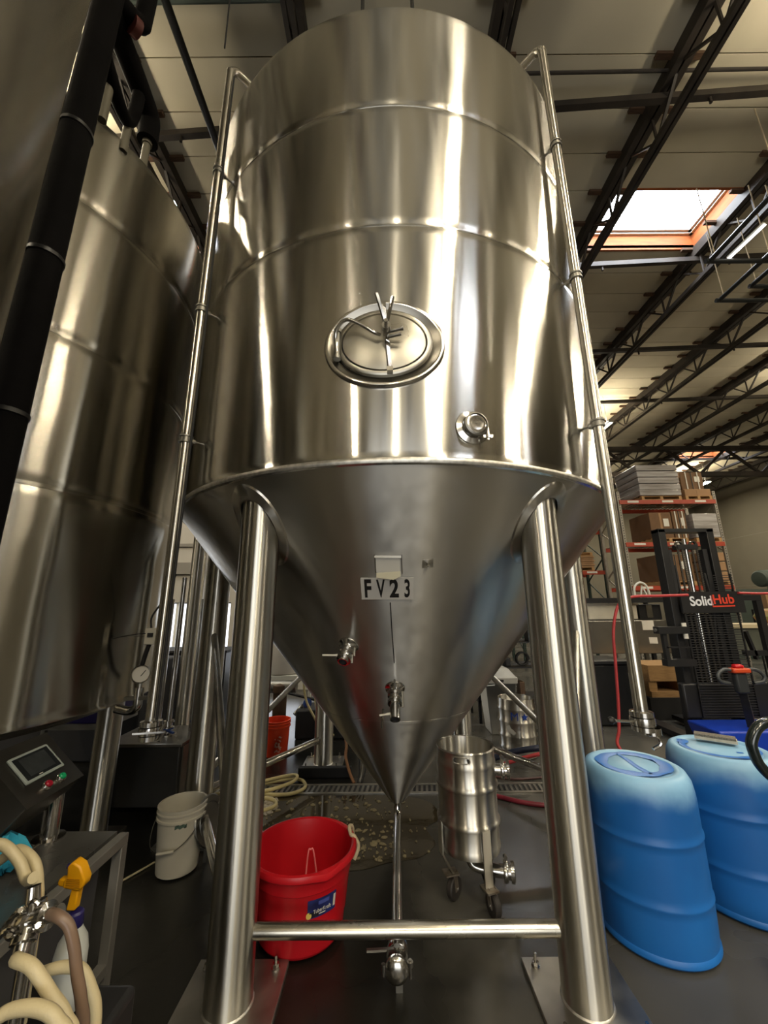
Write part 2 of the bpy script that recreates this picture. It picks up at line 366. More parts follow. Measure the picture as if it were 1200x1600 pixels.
strip_light(2.2, -1.2, 7.55, 1.2, 'added twin tube strip light above and just right of the viewer')  # added lamp standing in for a lit ceiling bay mirrored in the tank
for i, (x, y) in enumerate(((-7.4, -1.2), (2.7, -5.4), (-3.6, -7), (3.6, -7.5), (10.6, -4.2), (9.9, 4.6), (12.4, 9.0), (16.4, 8.0), (7.5, 13), (-6.9, 6.6), (16, 19.5), (10, 20), (-10.5, 2), (7.2, -.3), (-4.6, 3.0), (5.1, 2.0), (.2, -8.6), (-6.8, -5.0), (7.8, -6.0))):
    strip_light(x, y, 7.5, 1.2 if i in (13, 15) else 2.4, ['twin tube strip light far left behind the viewer', 'twin tube strip light behind the viewer to the right', 'twin tube strip light deep behind the viewer to the left', 'twin tube strip light deep behind the viewer to the right',
        'twin tube strip light high over the right hand aisle', 'twin tube strip light past the right edge beyond the near skylight', 'twin tube strip light out to the right of the stacker', 'twin tube strip light along the right hand wall',
        'twin tube strip light behind the big tank short of the girder', 'twin tube strip light above the partition behind the side tanks', 'twin tube strip light in the far right corner', 'twin tube strip light over the far pallet racks', 'twin tube strip light over the far left bay', 'twin tube strip light right of the viewer over the drums aisle', 'added twin tube strip light above the plain tanks at left, fill for the left corner', 'added twin tube strip light above the blue drums, brightens the ceiling there', 'added twin tube fill light just inside the roll-up door', 'twin tube strip light behind the left hand tank at the back', 'twin tube strip light behind the right hand tank at the back'][i])

# ================================================================== THE BIG FERMENTING TANK
TX, TY, TR, ZJ, Z1, Z2, ZT = .082, 3.34, 1.662, 2.256, 3.616, 4.512, 5.40
CZ0 = .142; CK = TR / (ZJ - CZ0); LEGR = 1.486
NC = Vector((CK, 0, 0)).length
def shell_pt(arc, z, out=0.):            # arc: metres round the shell from its nearest line, + to the right
    a = arc / TR - math.pi / 2; return Vector((TX + (TR + out) * math.cos(a), TY + (TR + out) * math.sin(a), z))
def cone_at(x, y, out=0.):               # point of the cone above plan position x, y
    d = Vector((x - TX, y - TY, 0)); r_ = d.length; d.normalize(); n = Vector((d.x, d.y, -CK)).normalized()
    return Vector((x, y, CZ0 + r_ / CK)) + n * out
def cone_n(x, y):
    d = Vector((x - TX, y - TY, 0)).normalized(); return Vector((d.x, d.y, -CK)).normalized()
tank = thing('fermentation_tank', 'tall stainless conical fermenter on six legs marked FV23', 'tank', (TX, TY, 0))
# shell with slightly sunken welded seams, rolled lower edge and dished top
prof = [(TR - .012, ZJ - .02), (TR + .004, ZJ - .012), (TR + .008, ZJ), (TR + .004, ZJ + .012), (TR, ZJ + .022)]
prof += [(TR, ZJ + .05)]
for z in (Z1, Z2): prof += [(TR, z - .06), (TR, z - .022), (TR - .004, z - .012), (TR - .004, z + .012), (TR, z + .022), (TR, z + .06)]
prof += [(TR, ZT - .06), (TR, ZT - .03), (TR - .004, ZT - .008), (TR - .02, ZT), (TR - .3, ZT + .1), (TR * .4, ZT + .26), (.02, ZT + .3)]
MB().lathe(prof, (TX, TY, 0), n=192, cap1=True).build('shell', S_SHELL, tank)
for z in (Z1, Z2): MB().lathe([(TR - .006, z - .006), (TR - .0025, z - .003), (TR - .0025, z + .003), (TR - .006, z + .006)], (TX, TY, 0), n=192).build('weld_seam', S_SHELL, tank)
MB().lathe([(TR + .006, ZJ - .014), (TR + .011, ZJ - .004), (TR + .011, ZJ + .004), (TR + .006, ZJ + .014)], (TX, TY, 0), n=192).build('edge_band', WELD, tank)
MB().lathe([(TR - .004, ZJ - .012)] + [((TR - .004) + (.055 - TR + .004) * t, (ZJ - .012) + (.212 - ZJ + .012) * t) for t in (.06, .2, .4, .6, .8, .92)] + [(.055, .212)], (TX, TY, 0), n=160).build('cone', S_CONE, tank)
zs = .885; rs = (zs - CZ0) * CK
MB().lathe([(rs - .005, zs - .012), (rs + .003, zs - .002), (rs + .009, zs + .008), (rs + .006, zs + .012)], (TX, TY, 0), n=120).build('weld_seam', S_CONE, tank)
# legs
legs = []
for a in range(6):
    t = R(60 * a); lx, ly = TX + LEGR * math.cos(t), TY + LEGR * math.sin(t); legs.append((lx, ly))
    lr = .098
    lg = MB().cyl((lx, ly, .02), (lx, ly, 2.16), lr, n=48).build('leg', S_LEG, tank)
    rings = []
    for rr, o_ in ((lr + .002, .012), (lr + .012, .016), (lr + .05, .012), (lr + .058, .001)):
        ring = []
        for i in range(40):
            b = 2 * math.pi * i / 40; ring.append(cone_at(lx + rr * math.cos(b), ly + rr * math.sin(b), o_))
        rings.append(ring)
    MB().quadstrip(rings).build('reinforcing_pad', S_CONE, lg)
    pb = .205
    mm = Matrix.Rotation(t - math.pi / 2 if a in (0, 3) else 0, 3, 'Z')
    MB().box((lx, ly, .011), (2 * pb, 2 * pb, .022), mm).build('base_plate', PLATE, lg, bevel=.002)
    MB().lathe([(lr + .006, .022), (lr + .004, .026), (lr - .002, .029)], (lx, ly, 0), n=40).build('weld', WELD, lg)
    for sx in (-1, 1):
        for sy in (-1, 1):
            p = mm @ Vector((sx * (pb - .05), sy * (pb - .05), 0)) + Vector((lx, ly, 0))
            MB().cyl(p + V(0, 0, .022), p + V(0, 0, .07), .007, n=10).cyl(p + V(0, 0, .026), p + V(0, 0, .042), .015, n=6).cyl(p + V(0, 0, .022), p + V(0, 0, .026), .019, n=14).build('anchor_bolt', POL, lg)
def leg3(i, z): return V(legs[i][0], legs[i][1], z)
for a, b, z in ((4, 5, .262), (5, 0, .262), (0, 1, .262), (2, 3, .262), (3, 4, .262)):
    MB().cyl(leg3(a, z), leg3(b, z), .030, n=24).build('cross_bar', POL if a != 4 else mat('bar_steel', (.55, .52, .44), .26, 1, var=.2, vscale=6, rvar=.05), tank)
for a, za, b, zb in ((2, 1.13, 3, .36), (1, 1.2, 0, .36), (0, 1.46, 5, .3), (3, 1.46, 4, .3)):
    MB().cyl(leg3(a, za), leg3(b, zb), .026, n=18).build('brace', PLATE, tank)
# manway: oval neck standing proud of the shell, cover plate, yoke and hinge
MANM = mat('manway_steel', (.34, .325, .285), .3, 1, var=.2, vscale=5, rvar=.06)
MA, MZ = -.075, 2.868
def oval(a, b, out, n=72, da=0., dz=0.): return [shell_pt(MA + da + a * math.cos(2 * math.pi * i / n), MZ + dz + b * math.sin(2 * math.pi * i / n), out) for i in range(n)]
man = MB().quadstrip([oval(.304, .246, .0005), oval(.301, .243, .012), oval(.295, .237, .019), oval(.284, .227, .021), oval(.279, .222, .019)]).build('manway', POL, tank)
MB().quadstrip([oval(.2795, .2225, .0195), oval(.265, .209, .012), oval(.238, .187, .002)]).build('neck', mat('neck_shade_steel', (.2, .19, .165), .3, 1), man)  # shade inside the neck is put into this darker colour
MB().quadstrip([oval(.240, .188, .002), oval(.237, .185, .018), oval(.231, .180, .021), oval(.212, .163, .021), oval(.208, .159, .014)]).build('gasket_rim', MANM, man)
MB().quadstrip([oval(.2075, .1585, .0145), oval(.203, .155, .0145)]).build('groove', BLACKM, man)
MB().quadstrip([oval(.2045, .1565, .012), oval(.202, .154, .021), oval(.15, .115, .028), oval(.08, .06, .032), oval(.005, .004, .034)], True, False, True).build('cover', MANM, man)
q = lambda a, z, o: shell_pt(MA + a, MZ + z, o)
MB().tube([q(-.225, -.06, .04), q(-.228, .02, .055), q(-.21, .062, .075), q(-.165, .082, .09), q(-.1, .05, .085), q(-.045, .012, .075), q(-.015, .008, .06)], .009, 10).build('hinge_arm', POL, man)
MB().cyl(q(-.226, -.075, .035), q(-.226, .075, .035), .014, n=14).cyl(q(-.226, -.09, .035), q(-.226, -.075, .035), .019, n=14).cyl(q(-.226, .06, .035), q(-.226, .078, .035), .019, n=14).build('hinge_pin', DSTEEL, man)
MB().bar(q(.028, -.175, .045), q(.0, .18, .055), .016, .016).build('yoke_bar', POL, man)
MB().bar(q(.028, -.172, .02), q(.028, -.172, .055), .028, .022).build('yoke_foot', POL, man)
MB().bar(q(.0, .178, .02), q(.0, .178, .064), .026, .022).build('yoke_foot', POL, man)
MB().cyl(q(.014, .015, .03), q(.014, .015, .15), .010, n=14).build('stud', POL, man)
MB().cyl(q(.014, .015, .09), q(.014, .015, .12), .021, n=16).bar(q(.014, .02, .105), q(-.028, .185, .125), .013, .013).bar(q(.014, .02, .105), q(.045, .15, .14), .012, .012).build('wing_handle', POL, man)
MB().cyl(q(.02, .01, .075), q(.085, .016, .09), .008, n=10).cyl(q(.02, -.018, .075), q(.08, -.014, .09), .008, n=10).cyl(q(.08, .016, .089), q(.09, .017, .091), .011, n=10).build('tie_pins', DSTEEL, man)
# blanked clamp port on the shell
def lathe_at(mbb, prof_, p, n_, seg=32, **k): return mbb.lathe(prof_, p, n_, seg, **k)
pa, pz = .345, 2.43
pp = shell_pt(pa, pz); pn = (shell_pt(pa, pz, 1) - pp).normalized()
port = lathe_at(MB(), [(.086, .0), (.084, .006), (.06, .014), (.056, .012)], pp, pn).build('blanked_port', POL, tank)
lathe_at(MB(), [(.044, .0), (.044, .03), (.05, .035), (.05, .05), (.036, .054), (.03, .052), (.002, .054)], pp, pn, cap1=True).build('cap', POL, port)
lathe_at(MB(), [(.05, .03), (.058, .034), (.058, .05), (.05, .054)], pp, pn).build('clamp', DSTEEL, port)
sd = pn.cross(V(0, 0, 1)).normalized() * -1
c0 = pp + pn * .042 + sd * .055 + V(0, 0, -.03)
MB().cyl(c0 + V(0, 0, .03), c0 + V(0, 0, -.045), .006, n=8).cyl(c0 + V(0, 0, -.02), c0 + V(0, 0, -.034), .012, n=8).bar(c0 + V(-.022, 0, -.028), c0 + V(.022, 0, -.028), .008, .014).build('wing_nut', POL, port)
# small valves on the cone
def valve(x, y, hd, hl, length, blue=False):
    p = cone_at(x, y); nn = cone_n(x, y); ax = (nn + V(0, 0, -.15)).normalized()
    v = lathe_at(MB(), [(.062, -.003), (.06, .005), (.034, .014), (.030, .02), (.030, .04)], p, ax, 24).build('sample_valve', POL, tank)
    lathe_at(MB(), [(.03, .04), (.043, .042), (.043, .058), (.034, .06), (.036, .062), (.036, .085), (.034, .088), (.043, .09), (.043, .105), (.03, .107), (.03, length), (.024, length), (.022, length - .03)], p, ax, 24).build('valve_body', POL, v)
    lathe_at(MB(), [(.021, length - .004), (.001, length - .012)], p, ax, 16, cap1=True).build('bore', BLACKM, v)
    for d_ in (.05, .098):
        c1 = p + ax * d_ + V(.045, 0, 0); MB().cyl(c1 + V(0, -.008, -.022), c1 + V(0, .008, .022), .008, n=8).build('clamp_screw', DSTEEL, v)
    h0 = p + ax * (.073 if not blue else length - .04)
    MB().cyl(h0, h0 + V(hd) * .05, .008, n=10).cyl(h0 + V(hd) * .045, h0 + V(hd) * hl, .006, n=10).build('handle', WHITEP, v)
    return v, p, ax
valve(-.212, 2.403, (-1, 0, .02), .13, .12)
v2, p2, ax2 = valve(.058, 2.566, (-1, -.15, -.1), .09, .2, True)
MB().cyl(p2 + ax2 * .12 + V(-.07, -.01, -.01), p2 + ax2 * .16 + V(-.075, -.012, -.075), .006, n=8).build('lever', POL, v2)
MB().cyl(p2 + ax2 * .05 + V(.0, 0, .0), p2 + ax2 * .06 + V(0, 0, .14), .008, n=8).build('probe', DSTEEL, v2)
MB().cyl(p2 + ax2 * .06 + V(0, 0, .13), p2 + ax2 * .06 + V(0, 0, .165), .014, n=12).build('probe_cap', mat('blue_cap', '#2e6fae', .4), v2)
MB().tube([cone_at(.03, 2.17, .006), cone_at(.04, 2.3, .008), cone_at(.052, 2.42, .008), p2 + ax2 * .06 + V(0, 0, .16)], .003, 6).build('probe_cable', BLACKM, tank)
# bolt plate
p = cone_at(.223, 2.026); nn = cone_n(.223, 2.026); mx = frame(p, (1, 0, 0), nn)
bpl = MB().prism(rrect(.058, .05, .006), mx, .004).build('bolt_plate', S_CONE, tank)
MB().cyl(p, p + nn * .02, .008, n=6).build('bolt', POL, bpl)
# number sign FV23 and the paper above it
mid = Vector((.014, 2.115, 0)); p = cone_at(mid.x, mid.y, .004); nn = cone_n(mid.x, mid.y); mx = frame(p, (1, -.005, .03), nn)
SIGN = mat('sign_white', '#c9c5bd', .6, var=.05)
sg = MB().prism([(-.139, -.068), (.140, -.068), (.140, .070), (-.139, .070)], mx, .003).build('number_sign', SIGN, tank)
INK = mat('black_ink', (.01, .01, .01), .5)
for ch, u, s_, b_ in (('F', -.104, .62, .006), ('V', -.034, .50, .004), ('2', .037, .72, .006), ('3', .106, .52, .004)):
    text('letter', ch, INK, sg, mx @ Matrix.Translation((u, -.003, .0032)), .155, b_ * .9, s_ * .88, .0006)
p = cone_at(.018, 2.02, .012); nn = cone_n(.018, 2.02); mx = frame(p, (1, 0, 0), nn)
nt_ = MB().prism([(-.060, -.045), (.062, -.06), (.062, .048), (-.062, .046)], mx, .004).build('paper_note', PAPER, tank)
MB().prism([(-.058, -.064), (.03, -.075), (.066, -.055), (.064, -.03), (-.058, -.04)], mx @ Matrix.Translation((0, 0, .006)) @ Matrix.Rotation(R(-18), 4, 'X'), .003).build('folded_tape', mat('tape_cream', '#cfc8ad', .6, var=.1), nt_)
MB().bar(mx @ V(-.068, .05, .004), mx @ V(.068, .05, .004), .008, .012).bar(mx @ V(-.068, .06, .004), mx @ V(-.064, -.045, .004), .004, .004).bar(mx @ V(.07, .06, .004), mx @ V(.074, -.05, .004), .004, .004).build('wire_holder', DSTEEL, nt_)
# outlet pipe along the floor and its valve
op = MB().tube([(TX, TY, .215), (TX, TY, .17), (TX, TY - .02, .132), (TX - .001, TY - .08, .118), (.07, 3.0, .118), (.05, 2.4, .118), (.046, 2.17, .118)], .026, 18, 5).build('outlet_pipe', POL, tank)
ax = V(-.07, -1, 0).normalized(); p = V(.046, 2.18, .118)
vv = lathe_at(MB(), [(.026, -.01), (.04, -.008), (.04, .008), (.032, .01), (.046, .012), (.048, .03), (.046, .05), (.032, .052), (.042, .054), (.042, .072), (.03, .074), (.03, .1), (.046, .103), (.05, .112), (.05, .126), (.044, .132), (.03, .14), (.012, .143), (.001, .143)], p, ax, 28, cap1=True).build('outlet_valve', POL, op)
lathe_at(MB(), [(.041, -.004), (.043, -.002), (.043, .003), (.041, .005)], p, ax, 24).build('gasket', MATS['blue_cap'], op)
MB().cyl(p + ax * .085 + V(0, 0, .02), p + ax * .085 + V(0, 0, .06), .013, n=14).bar(p + ax * .085 + V(.03, 0, .05), p + ax * .085 + V(-.13, -.01, .05), .014, .008).build('handle', POL, op)
c0 = p + ax * .118
MB().cyl(c0 + V(.058, 0, -.03), c0 + V(.058, 0, .035), .007, n=8).cyl(c0 + V(.058, 0, .01), c0 + V(.058, 0, .028), .013, n=8).cyl(c0 + V(-.056, 0, -.02), c0 + V(-.056, 0, .02), .009, n=8).build('clamp_screw', POL, op)
MB().bar(V(.05, 2.12, .0), V(.05, 2.12, .095), .03, .012, (0, 1, 0)).build('pipe_foot', DSTEEL, op)
# spray ball pipes either side, with stand-offs
PIPEM = steel('pipe_steel', col=(.6, .57, .5), rough=.24, aniso=.8, scr=.3, wav=0)
for s, (px_, py_), zt_, zb_ in ((-1, (-1.150, 2.108), 5.66, .985), (1, (1.210, 2.025), 5.70, 1.03)):
    d = (V(TX, TY, 0) - V(px_, py_, 0)).normalized(); b = V(px_, py_, 0)
    pi = MB().tube([b + V(0, 0, zb_ + .1), b + V(0, 0, 3), b + V(0, 0, zt_ - .3), b + V(0, 0, zt_ - .09), b + d * .025 + V(0, 0, zt_ - .02), b + d * .09 + V(0, 0, zt_ + .005), b + d * .4 + V(0, 0, zt_ - .0), b + d * .62 + V(0, 0, zt_ - .0)], .030, 16, 4).build('spray_pipe', PIPEM, tank)
    MB().cyl(b + d * .6 + V(0, 0, ZT), b + d * .6 + V(0, 0, zt_ + .02), .03, n=14).build('top_tee', POL, pi)
    for z in ((2.56, 3.45, 4.60) if s < 0 else (2.60, 3.60, 4.70)):
        c = b + V(0, 0, z)
        MB().lathe([(.031, -.022), (.038, -.022), (.038, -.012), (.033, -.012), (.033, .012), (.038, .012), (.038, .022), (.031, .022)], c, (0, 0, 1), 20).build('pipe_clamp', DSTEEL, pi)
        MB().cyl(c + d * .03, c + d * .1, .008, n=10).cyl(c + d * .026, c + d * .05, .015, n=8).build('stand_off', POL, pi)
    c = b + V(0, 0, zb_)
    MB().lathe([(.030, .11), (.030, .09), (.05, .086), (.05, .066), (.04, .064), (.052, .062), (.054, .045), (.052, .028), (.04, .026), (.05, .024), (.05, .004), (.034, 0), (.02, -.002), (.001, -.002)], c, (0, 0, 1), 24, cap1=True).build('end_valve', POL, pi)
    if s > 0:
        MB().cyl(c + V(-.04, -.01, .045), c + V(-.155, -.03, .055), .006, n=8).build('valve_handle', POL, pi)
        MB().lathe([(.001, -.018), (.012, -.014), (.018, 0), (.012, .014), (.001, .018)], c + V(-.163, -.031, .056), (1, 0, 0), 14).build('handle_knob', BLACK, pi)
        MB().lathe([(.045, .0), (.045, -.03), (.03, -.035)], c + V(.03, 0, .02), (0, 0, 1), 16, cap1=True).tube([c + V(.05, 0, .0), c + V(.07, 0, -.05), c + V(.03, 0, -.075)], .008, 8).build('drain_cock', POL, pi)
    else:
        MB().bar(c + V(-.05, -.06, .045), c + V(.09, -.03, .045), .012, .008).build('valve_handle', POL, pi)
        for q_ in (.03, .07): MB().cyl(c + V(.058, -.02, q_ - .03), c + V(.058, .02, q_ - .0), .006, n=8).build('clamp_screw', DSTEEL, pi)
        MB().tube([b + V(.04, -.03, zb_ + .1), b + V(.045, -.03, 2.2), b + V(.05, -.03, 3.3), b + V(.04, -.02, 4.6), b + V(.045, -.03, 5.5)], .007, 8).build('sensor_cable', BLACKM, pi)
for x_, y_ in ((-.13, 1.93), (.24, 1.93)): MB().cyl((x_, y_, ZT), (x_, y_, ZT + .9), .014, n=8).build('rail_post', BLACK, tank)

# ================================================================== SIDE TANKS
def side_tank(x, y, r_, zb, zt, label, seams, nleg=4):
    t = thing('brite_tank', label, 'tank', (x, y, 0), 'plain tanks along the left')
    pr = [(.02, zb - .28), (r_ * .5, zb - .2), (r_ * .85, zb - .08), (r_ - .02, zb - .006), (r_ + .006, zb), (r_ + .008, zb + .012), (r_, zb + .03)]
    pr += [(r_, zb + .06)]
    for z in seams: pr += [(r_, z - .07), (r_, z - .032), (r_ - .004, z - .02), (r_ - .004, z + .02), (r_, z + .032), (r_, z + .07)]
    pr += [(r_, zt - .06), (r_, zt - .02), (r_ - .01, zt), (r_ * .8, zt + .12), (.02, zt + .3)]
    MB().lathe(pr, (x, y, 0), n=160, cap1=True).build('shell', S_TANK2, t)
    for z in seams: MB().lathe([(r_ - .006, z - .014), (r_ - .002, z - .010), (r_ - .002, z + .010), (r_ - .006, z + .014)], (x, y, 0), n=160).build('weld_seam', S_TANK2, t)
    for i in range(nleg):
        a = R(33 + 90 * i) if nleg == 4 else R(10 + 120 * i); lx, ly = x + (r_ - .28) * math.cos(a), y + (r_ - .28) * math.sin(a)
        lg = MB().cyl((lx, ly, .02), (lx, ly, zb - .04), .085, n=28).build('leg', S_LEG, t)
        MB().box((lx, ly, .01), (.3, .3, .02)).build('base_plate', PLATE, lg)
    return t
t2 = side_tank(-3.05, 2.67, 1.4, 1.04, 4.80, 'wide plain stainless tank left of the big fermenter, top rim in view', (2.25, 3.15, 4.1))
side_tank(-1.80, .26, 1.0, 1.08, 7.0, 'stainless tank at the extreme left edge, nearest the viewer', (1.5,), 3)
side_tank(-4.7, -2.9, 1.2, 1.04, 5.6, 'added plain stainless tank, unseen behind the viewer to the left', (2.3, 4.0))  # unseen tank added for streaks in the big shell's reflection
side_tank(4.9, -3.4, 1.2, 1.04, 5.6, 'added plain stainless tank, unseen behind the viewer to the right', (2.3, 4.0))  # also out of view, added for the reflected streaks
# dial gauge and elbow on the lower edge of the side tank
gz = 1.075; gb = V(-1.551, 2.609, gz)
gp = MB().tube([gb + V(-.1, 0, -.06), gb + V(-.02, 0, -.075), gb + V(.03, -.01, -.05), gb + V(.036, -.012, 0), gb + V(.036, -.012, .06)], .026, 12).build('gauge_elbow', POL, t2)
gc = gb + V(.036, -.02, .14); gd = V(.55, -.83, -.05).normalized()
MB().cyl(gb + V(.036, -.012, .06), gb + V(.036, -.012, .11), .012, n=10).build('gauge_stem', POL, gp)
MB().lathe([(.052, -.02), (.054, .012), (.050, .018), (.046, .014)], gc, gd, 28, cap0=True).build('gauge_case', POL, gp)
MB().lathe([(.046, .012), (.001, .0121)], gc, gd, 24, cap1=True).build('dial', PAPER, gp)
mg = frame(gc + gd * .0135, (1, .66, 0), gd)
MB().prism([(-.003, -.01), (.003, -.01), (.026, .022), (.022, .024)], mg, .001).build('needle', INK, gp)
MB().bar(gb + V(-.04, -.02, .0), gb + V(.12, -.02, .005), .03, .02).cyl(gb + V(.12, -.03, -.02), gb + V(.12, -.03, .03), .018, n=10).build('gauge_clamp', DSTEEL, gp)
sb = thing('sensor_box', 'small white sensor box with cables beside the left pipe', 'sensor', (-1.47, 2.68, 1.52))
MB().box((-1.47, 2.68, 1.56), (.07, .05, .10)).build('case', WHITEP, sb, bevel=.006)
MB().box((-1.465, 2.652, 1.57), (.034, .008, .024)).build('display', BLACKM, sb)
MB().tube([(-1.48, 2.68, 1.61), (-1.49, 2.69, 1.68), (-1.44, 2.70, 1.78), (-1.36, 2.68, 1.95)], .006, 8).build('cable', BLACKM, sb)
MB().tube([(-1.48, 2.68, 1.51), (-1.51, 2.70, 1.43), (-1.53, 2.72, 1.36), (-1.55, 2.78, 1.30)], .014, 8).build('cable', BLACKM, sb)
MB().tube([(-1.49, 2.66, 1.58), (-1.58, 2.62, 1.57), (-1.66, 2.55, 1.55)], .003, 6).build('cable', BLACKM, sb)
MB().bar((-1.50, 2.70, 1.56), (-1.66, 2.70, 1.56), .02, .006).build('bracket', DSTEEL, sb)
sb.location = V(sb.location) + V(-.017, -.074, -.123)
# insulated glycol lines
ip = thing('insulated_pipe', 'thick black insulated riser between the two left tanks with looped branches', 'pipe', (-1.67, 1.58, 0))
MB().cyl((-1.67, 1.58, .1), (-1.67, 1.58, 8.3), .072, n=18).build('riser', RUBBER, ip)
for z in (1.4, 2.45, 3.3, 4.15): MB().lathe([(.073, -.012), (.078, -.01), (.078, .01), (.073, .012)], (-1.67, 1.58, z), n=18).build('tie', BLACK, ip)
MB().tube([(-1.70, 1.58, 5.32), (-1.75, 1.72, 5.36), (-1.77, 1.90, 5.36), (-1.78, 2.06, 5.34), (-1.79, 2.20, 5.30), (-1.80, 2.235, 5.20), (-1.80, 2.24, 5.10)], .072, 14).build('branch', RUBBER, ip)
MB().tube([(-1.70, 1.60, 4.98), (-1.73, 1.74, 4.94), (-1.76, 1.90, 4.90), (-1.79, 2.02, 4.96), (-1.79, 2.06, 5.1), (-1.78, 2.06, 5.32)], .042, 12).build('branch', RUBBER, ip)
MB().tube([(-1.69, 1.58, 5.36), (-1.66, 1.68, 5.40), (-1.62, 1.77, 5.44), (-1.61, 1.78, 5.6), (-1.61, 1.78, 6.3), (-1.61, 1.78, 8.0)], .055, 12).build('branch', RUBBER, ip)
MB().cyl((-1.64, 1.73, 5.36), (-1.62, 1.77, 5.37), .06, n=14).build('red_collar', mat('dull_red', '#5a2620', .6), ip)
GREYP = mat('grey_pipe', '#8d8878', .5, var=.1)
for x_, y_, z0_, z1_ in ((-1.80, 2.24, 4.7, 5.12), (-1.80, 2.04, 4.7, 5.02), (-1.76, 1.80, 4.6, 5.0)):
    MB().cyl((x_, y_, z0_), (x_, y_, z1_), .026, n=12).lathe([(.03, -.02), (.034, -.02), (.034, .02), (.03, .02)], (x_, y_, z1_ - .03), n=12).build('drop_pipe', GREYP, ip)
oc = MB().cyl((-2.16, -8, 7.55), (-2.16, 9, 7.55), .045, n=12).build('overhead_pipe', BLACK)
tag(oc, 'straight black pipe crossing under the roof at upper left', 'pipe')
hc = MB().tube([(-1.16, 2.0, 5.66), (-1.17, 2.0, 6.6), (-1.16, 2.0, 8.55)], .006, 6).build('hanging_wire', BLACKM)
tag(hc, 'thin dark wire hanging from the roof at the left spray pipe', 'wire')

# ================================================================== FLOOR THINGS UNDER AND ROUND THE BIG TANK
def bucket(name, label, cat, c, r0, r1, h, m, wall=.006, group=None, lips=2):
    t = thing(name, label, cat, c, group); c = V(c)
    pr = [(.001, .004), (r0 - .01, .004), (r0, .012)]
    for i in range(1, 5): pr.append((r0 + (r1 - r0) * i / 5, h * i / 5 + .0))
    if lips: pr += [(r1 - .003, h * .80), (r1 + .006, h * .81), (r1 + .006, h * .84), (r1 - .001, h * .85), (r1, h * .90), (r1 + .007, h * .91), (r1 + .007, h * .93), (r1, h * .94)]
    pr += [(r1 + .001, h - .012), (r1 + .006, h - .01), (r1 + .006, h), (r1 - wall, h), (r0 - wall, .02), (.001, .018)]
    b = MB().lathe(pr, c, n=48).build('body', m, t); return t, b
# --- red muck tub with rope handles
RED = mat('red_plastic', '#b3121c', .38, var=.14, vscale=3, bump=.02, bscale=30)
tc_ = V(-.445, 2.46, 0)
tub = thing('muck_tub', 'big red plastic tub with rope handles behind the front cross bar', 'tub', tc_)
pr = [(.001, .006), (.19, .006), (.205, .015), (.212, .03), (.222, .10), (.223, .105), (.228, .11), (.248, .28), (.254, .285), (.258, .34), (.262, .345), (.275, .345), (.283, .352), (.285, .366), (.28, .378), (.268, .382), (.258, .376), (.252, .34), (.215, .03), (.001, .02)]
n = 72; rings = []
for r_, z in pr:
    ring = []
    for i in range(n):
        a = 2 * math.pi * i / n; dz = 0
        if r_ > .262 and z > .34: dz = -.012 * max(0, 1 - abs(((math.degrees(a) - 305 + 180) % 360) - 180) / 16)
        ring.append(tc_ + V(r_ * math.cos(a), r_ * math.sin(a), z + dz))
    rings.append(ring)
MB().quadstrip(rings).build('body', RED, tub)
ROPE = mat('tan_rope', '#bfae8e', .9, bump=.5, bscale=90, var=.2)
for a in (196, 22):
    d = V(math.cos(R(a)), math.sin(R(a)), 0); tn = V(-d.y, d.x, 0)
    MB().tube([tc_ + d * .268 + tn * .05 + V(0, 0, .27), tc_ + d * .29 + tn * .05 + V(0, 0, .33), tc_ + d * .285 + tn * .04 + V(0, 0, .385), tc_ + d * .262 + tn * .02 + V(0, 0, .40), tc_ + d * .255 - tn * .03 + V(0, 0, .385), tc_ + d * .27 - tn * .05 + V(0, 0, .38), tc_ + d * .292 - tn * .052 + V(0, 0, .33), tc_ + d * .27 - tn * .05 + V(0, 0, .275)], .010, 8).build('rope_handle', ROPE, tub)
MB().tube([tc_ + V(.02, -.1, .03), tc_ + V(.03, -.04, .33), tc_ + V(.045, -.03, .365), tc_ + V(.065, -.03, .33), tc_ + V(.12, -.06, .04)], .004, 6).build('wire_loop', mat('pink_wire', '#d06a6a', .4), tub)
# sticker wrapped on the tub
def on_tub(a, z, o=.0025): r_ = .228 + (z - .11) / .17 * .02 + o; return tc_ + V(r_ * math.cos(R(a)), r_ * math.sin(R(a)), z)
def patch(a0, a1, z0, z1, o, k=8): return [[on_tub(a0 + (a1 - a0) * j / k, z, o) for j in range(k + 1)] for z in (z0, z1)]
st = MB().quadstrip(patch(287, 322, .185, .262, .003), False).build('sticker', mat('sticker_blue', '#27306e', .35, var=.25, vscale=20, col2='#1b1e4a'), tub)
MB().quadstrip(patch(289, 300, .19, .212, .0045), False).build('sticker_dark', mat('sticker_black', '#1c1a22', .4), st)
MB().quadstrip(patch(318, 321, .20, .25, .0045), False).build('barcode', PAPER, st)
MB().lathe([(.013, 0), (.001, .0006)], on_tub(288.5, .2, .005), (math.cos(R(288.5)), math.sin(R(288.5)), 0), 18, cap1=True).build('seal', mat('seal_yellow', '#c9b25a', .4), st)
d = V(math.cos(R(303.5)), math.sin(R(303.5)), 0)
mx = frame(on_tub(303.5, .214, .006), (-d.y, d.x, 0), d); text('sticker_print', 'TuberKraft', PAPER, st, mx, .022, 0, .9, .0003)
MB().quadstrip(patch(300, 308, .196, .2, .0045), False).build('sticker_line', PAPER, st)
MB().quadstrip(patch(299, 312, .236, .252, .0045), False).build('sticker_band', mat('sticker_mid', '#4b56a0', .4), st)
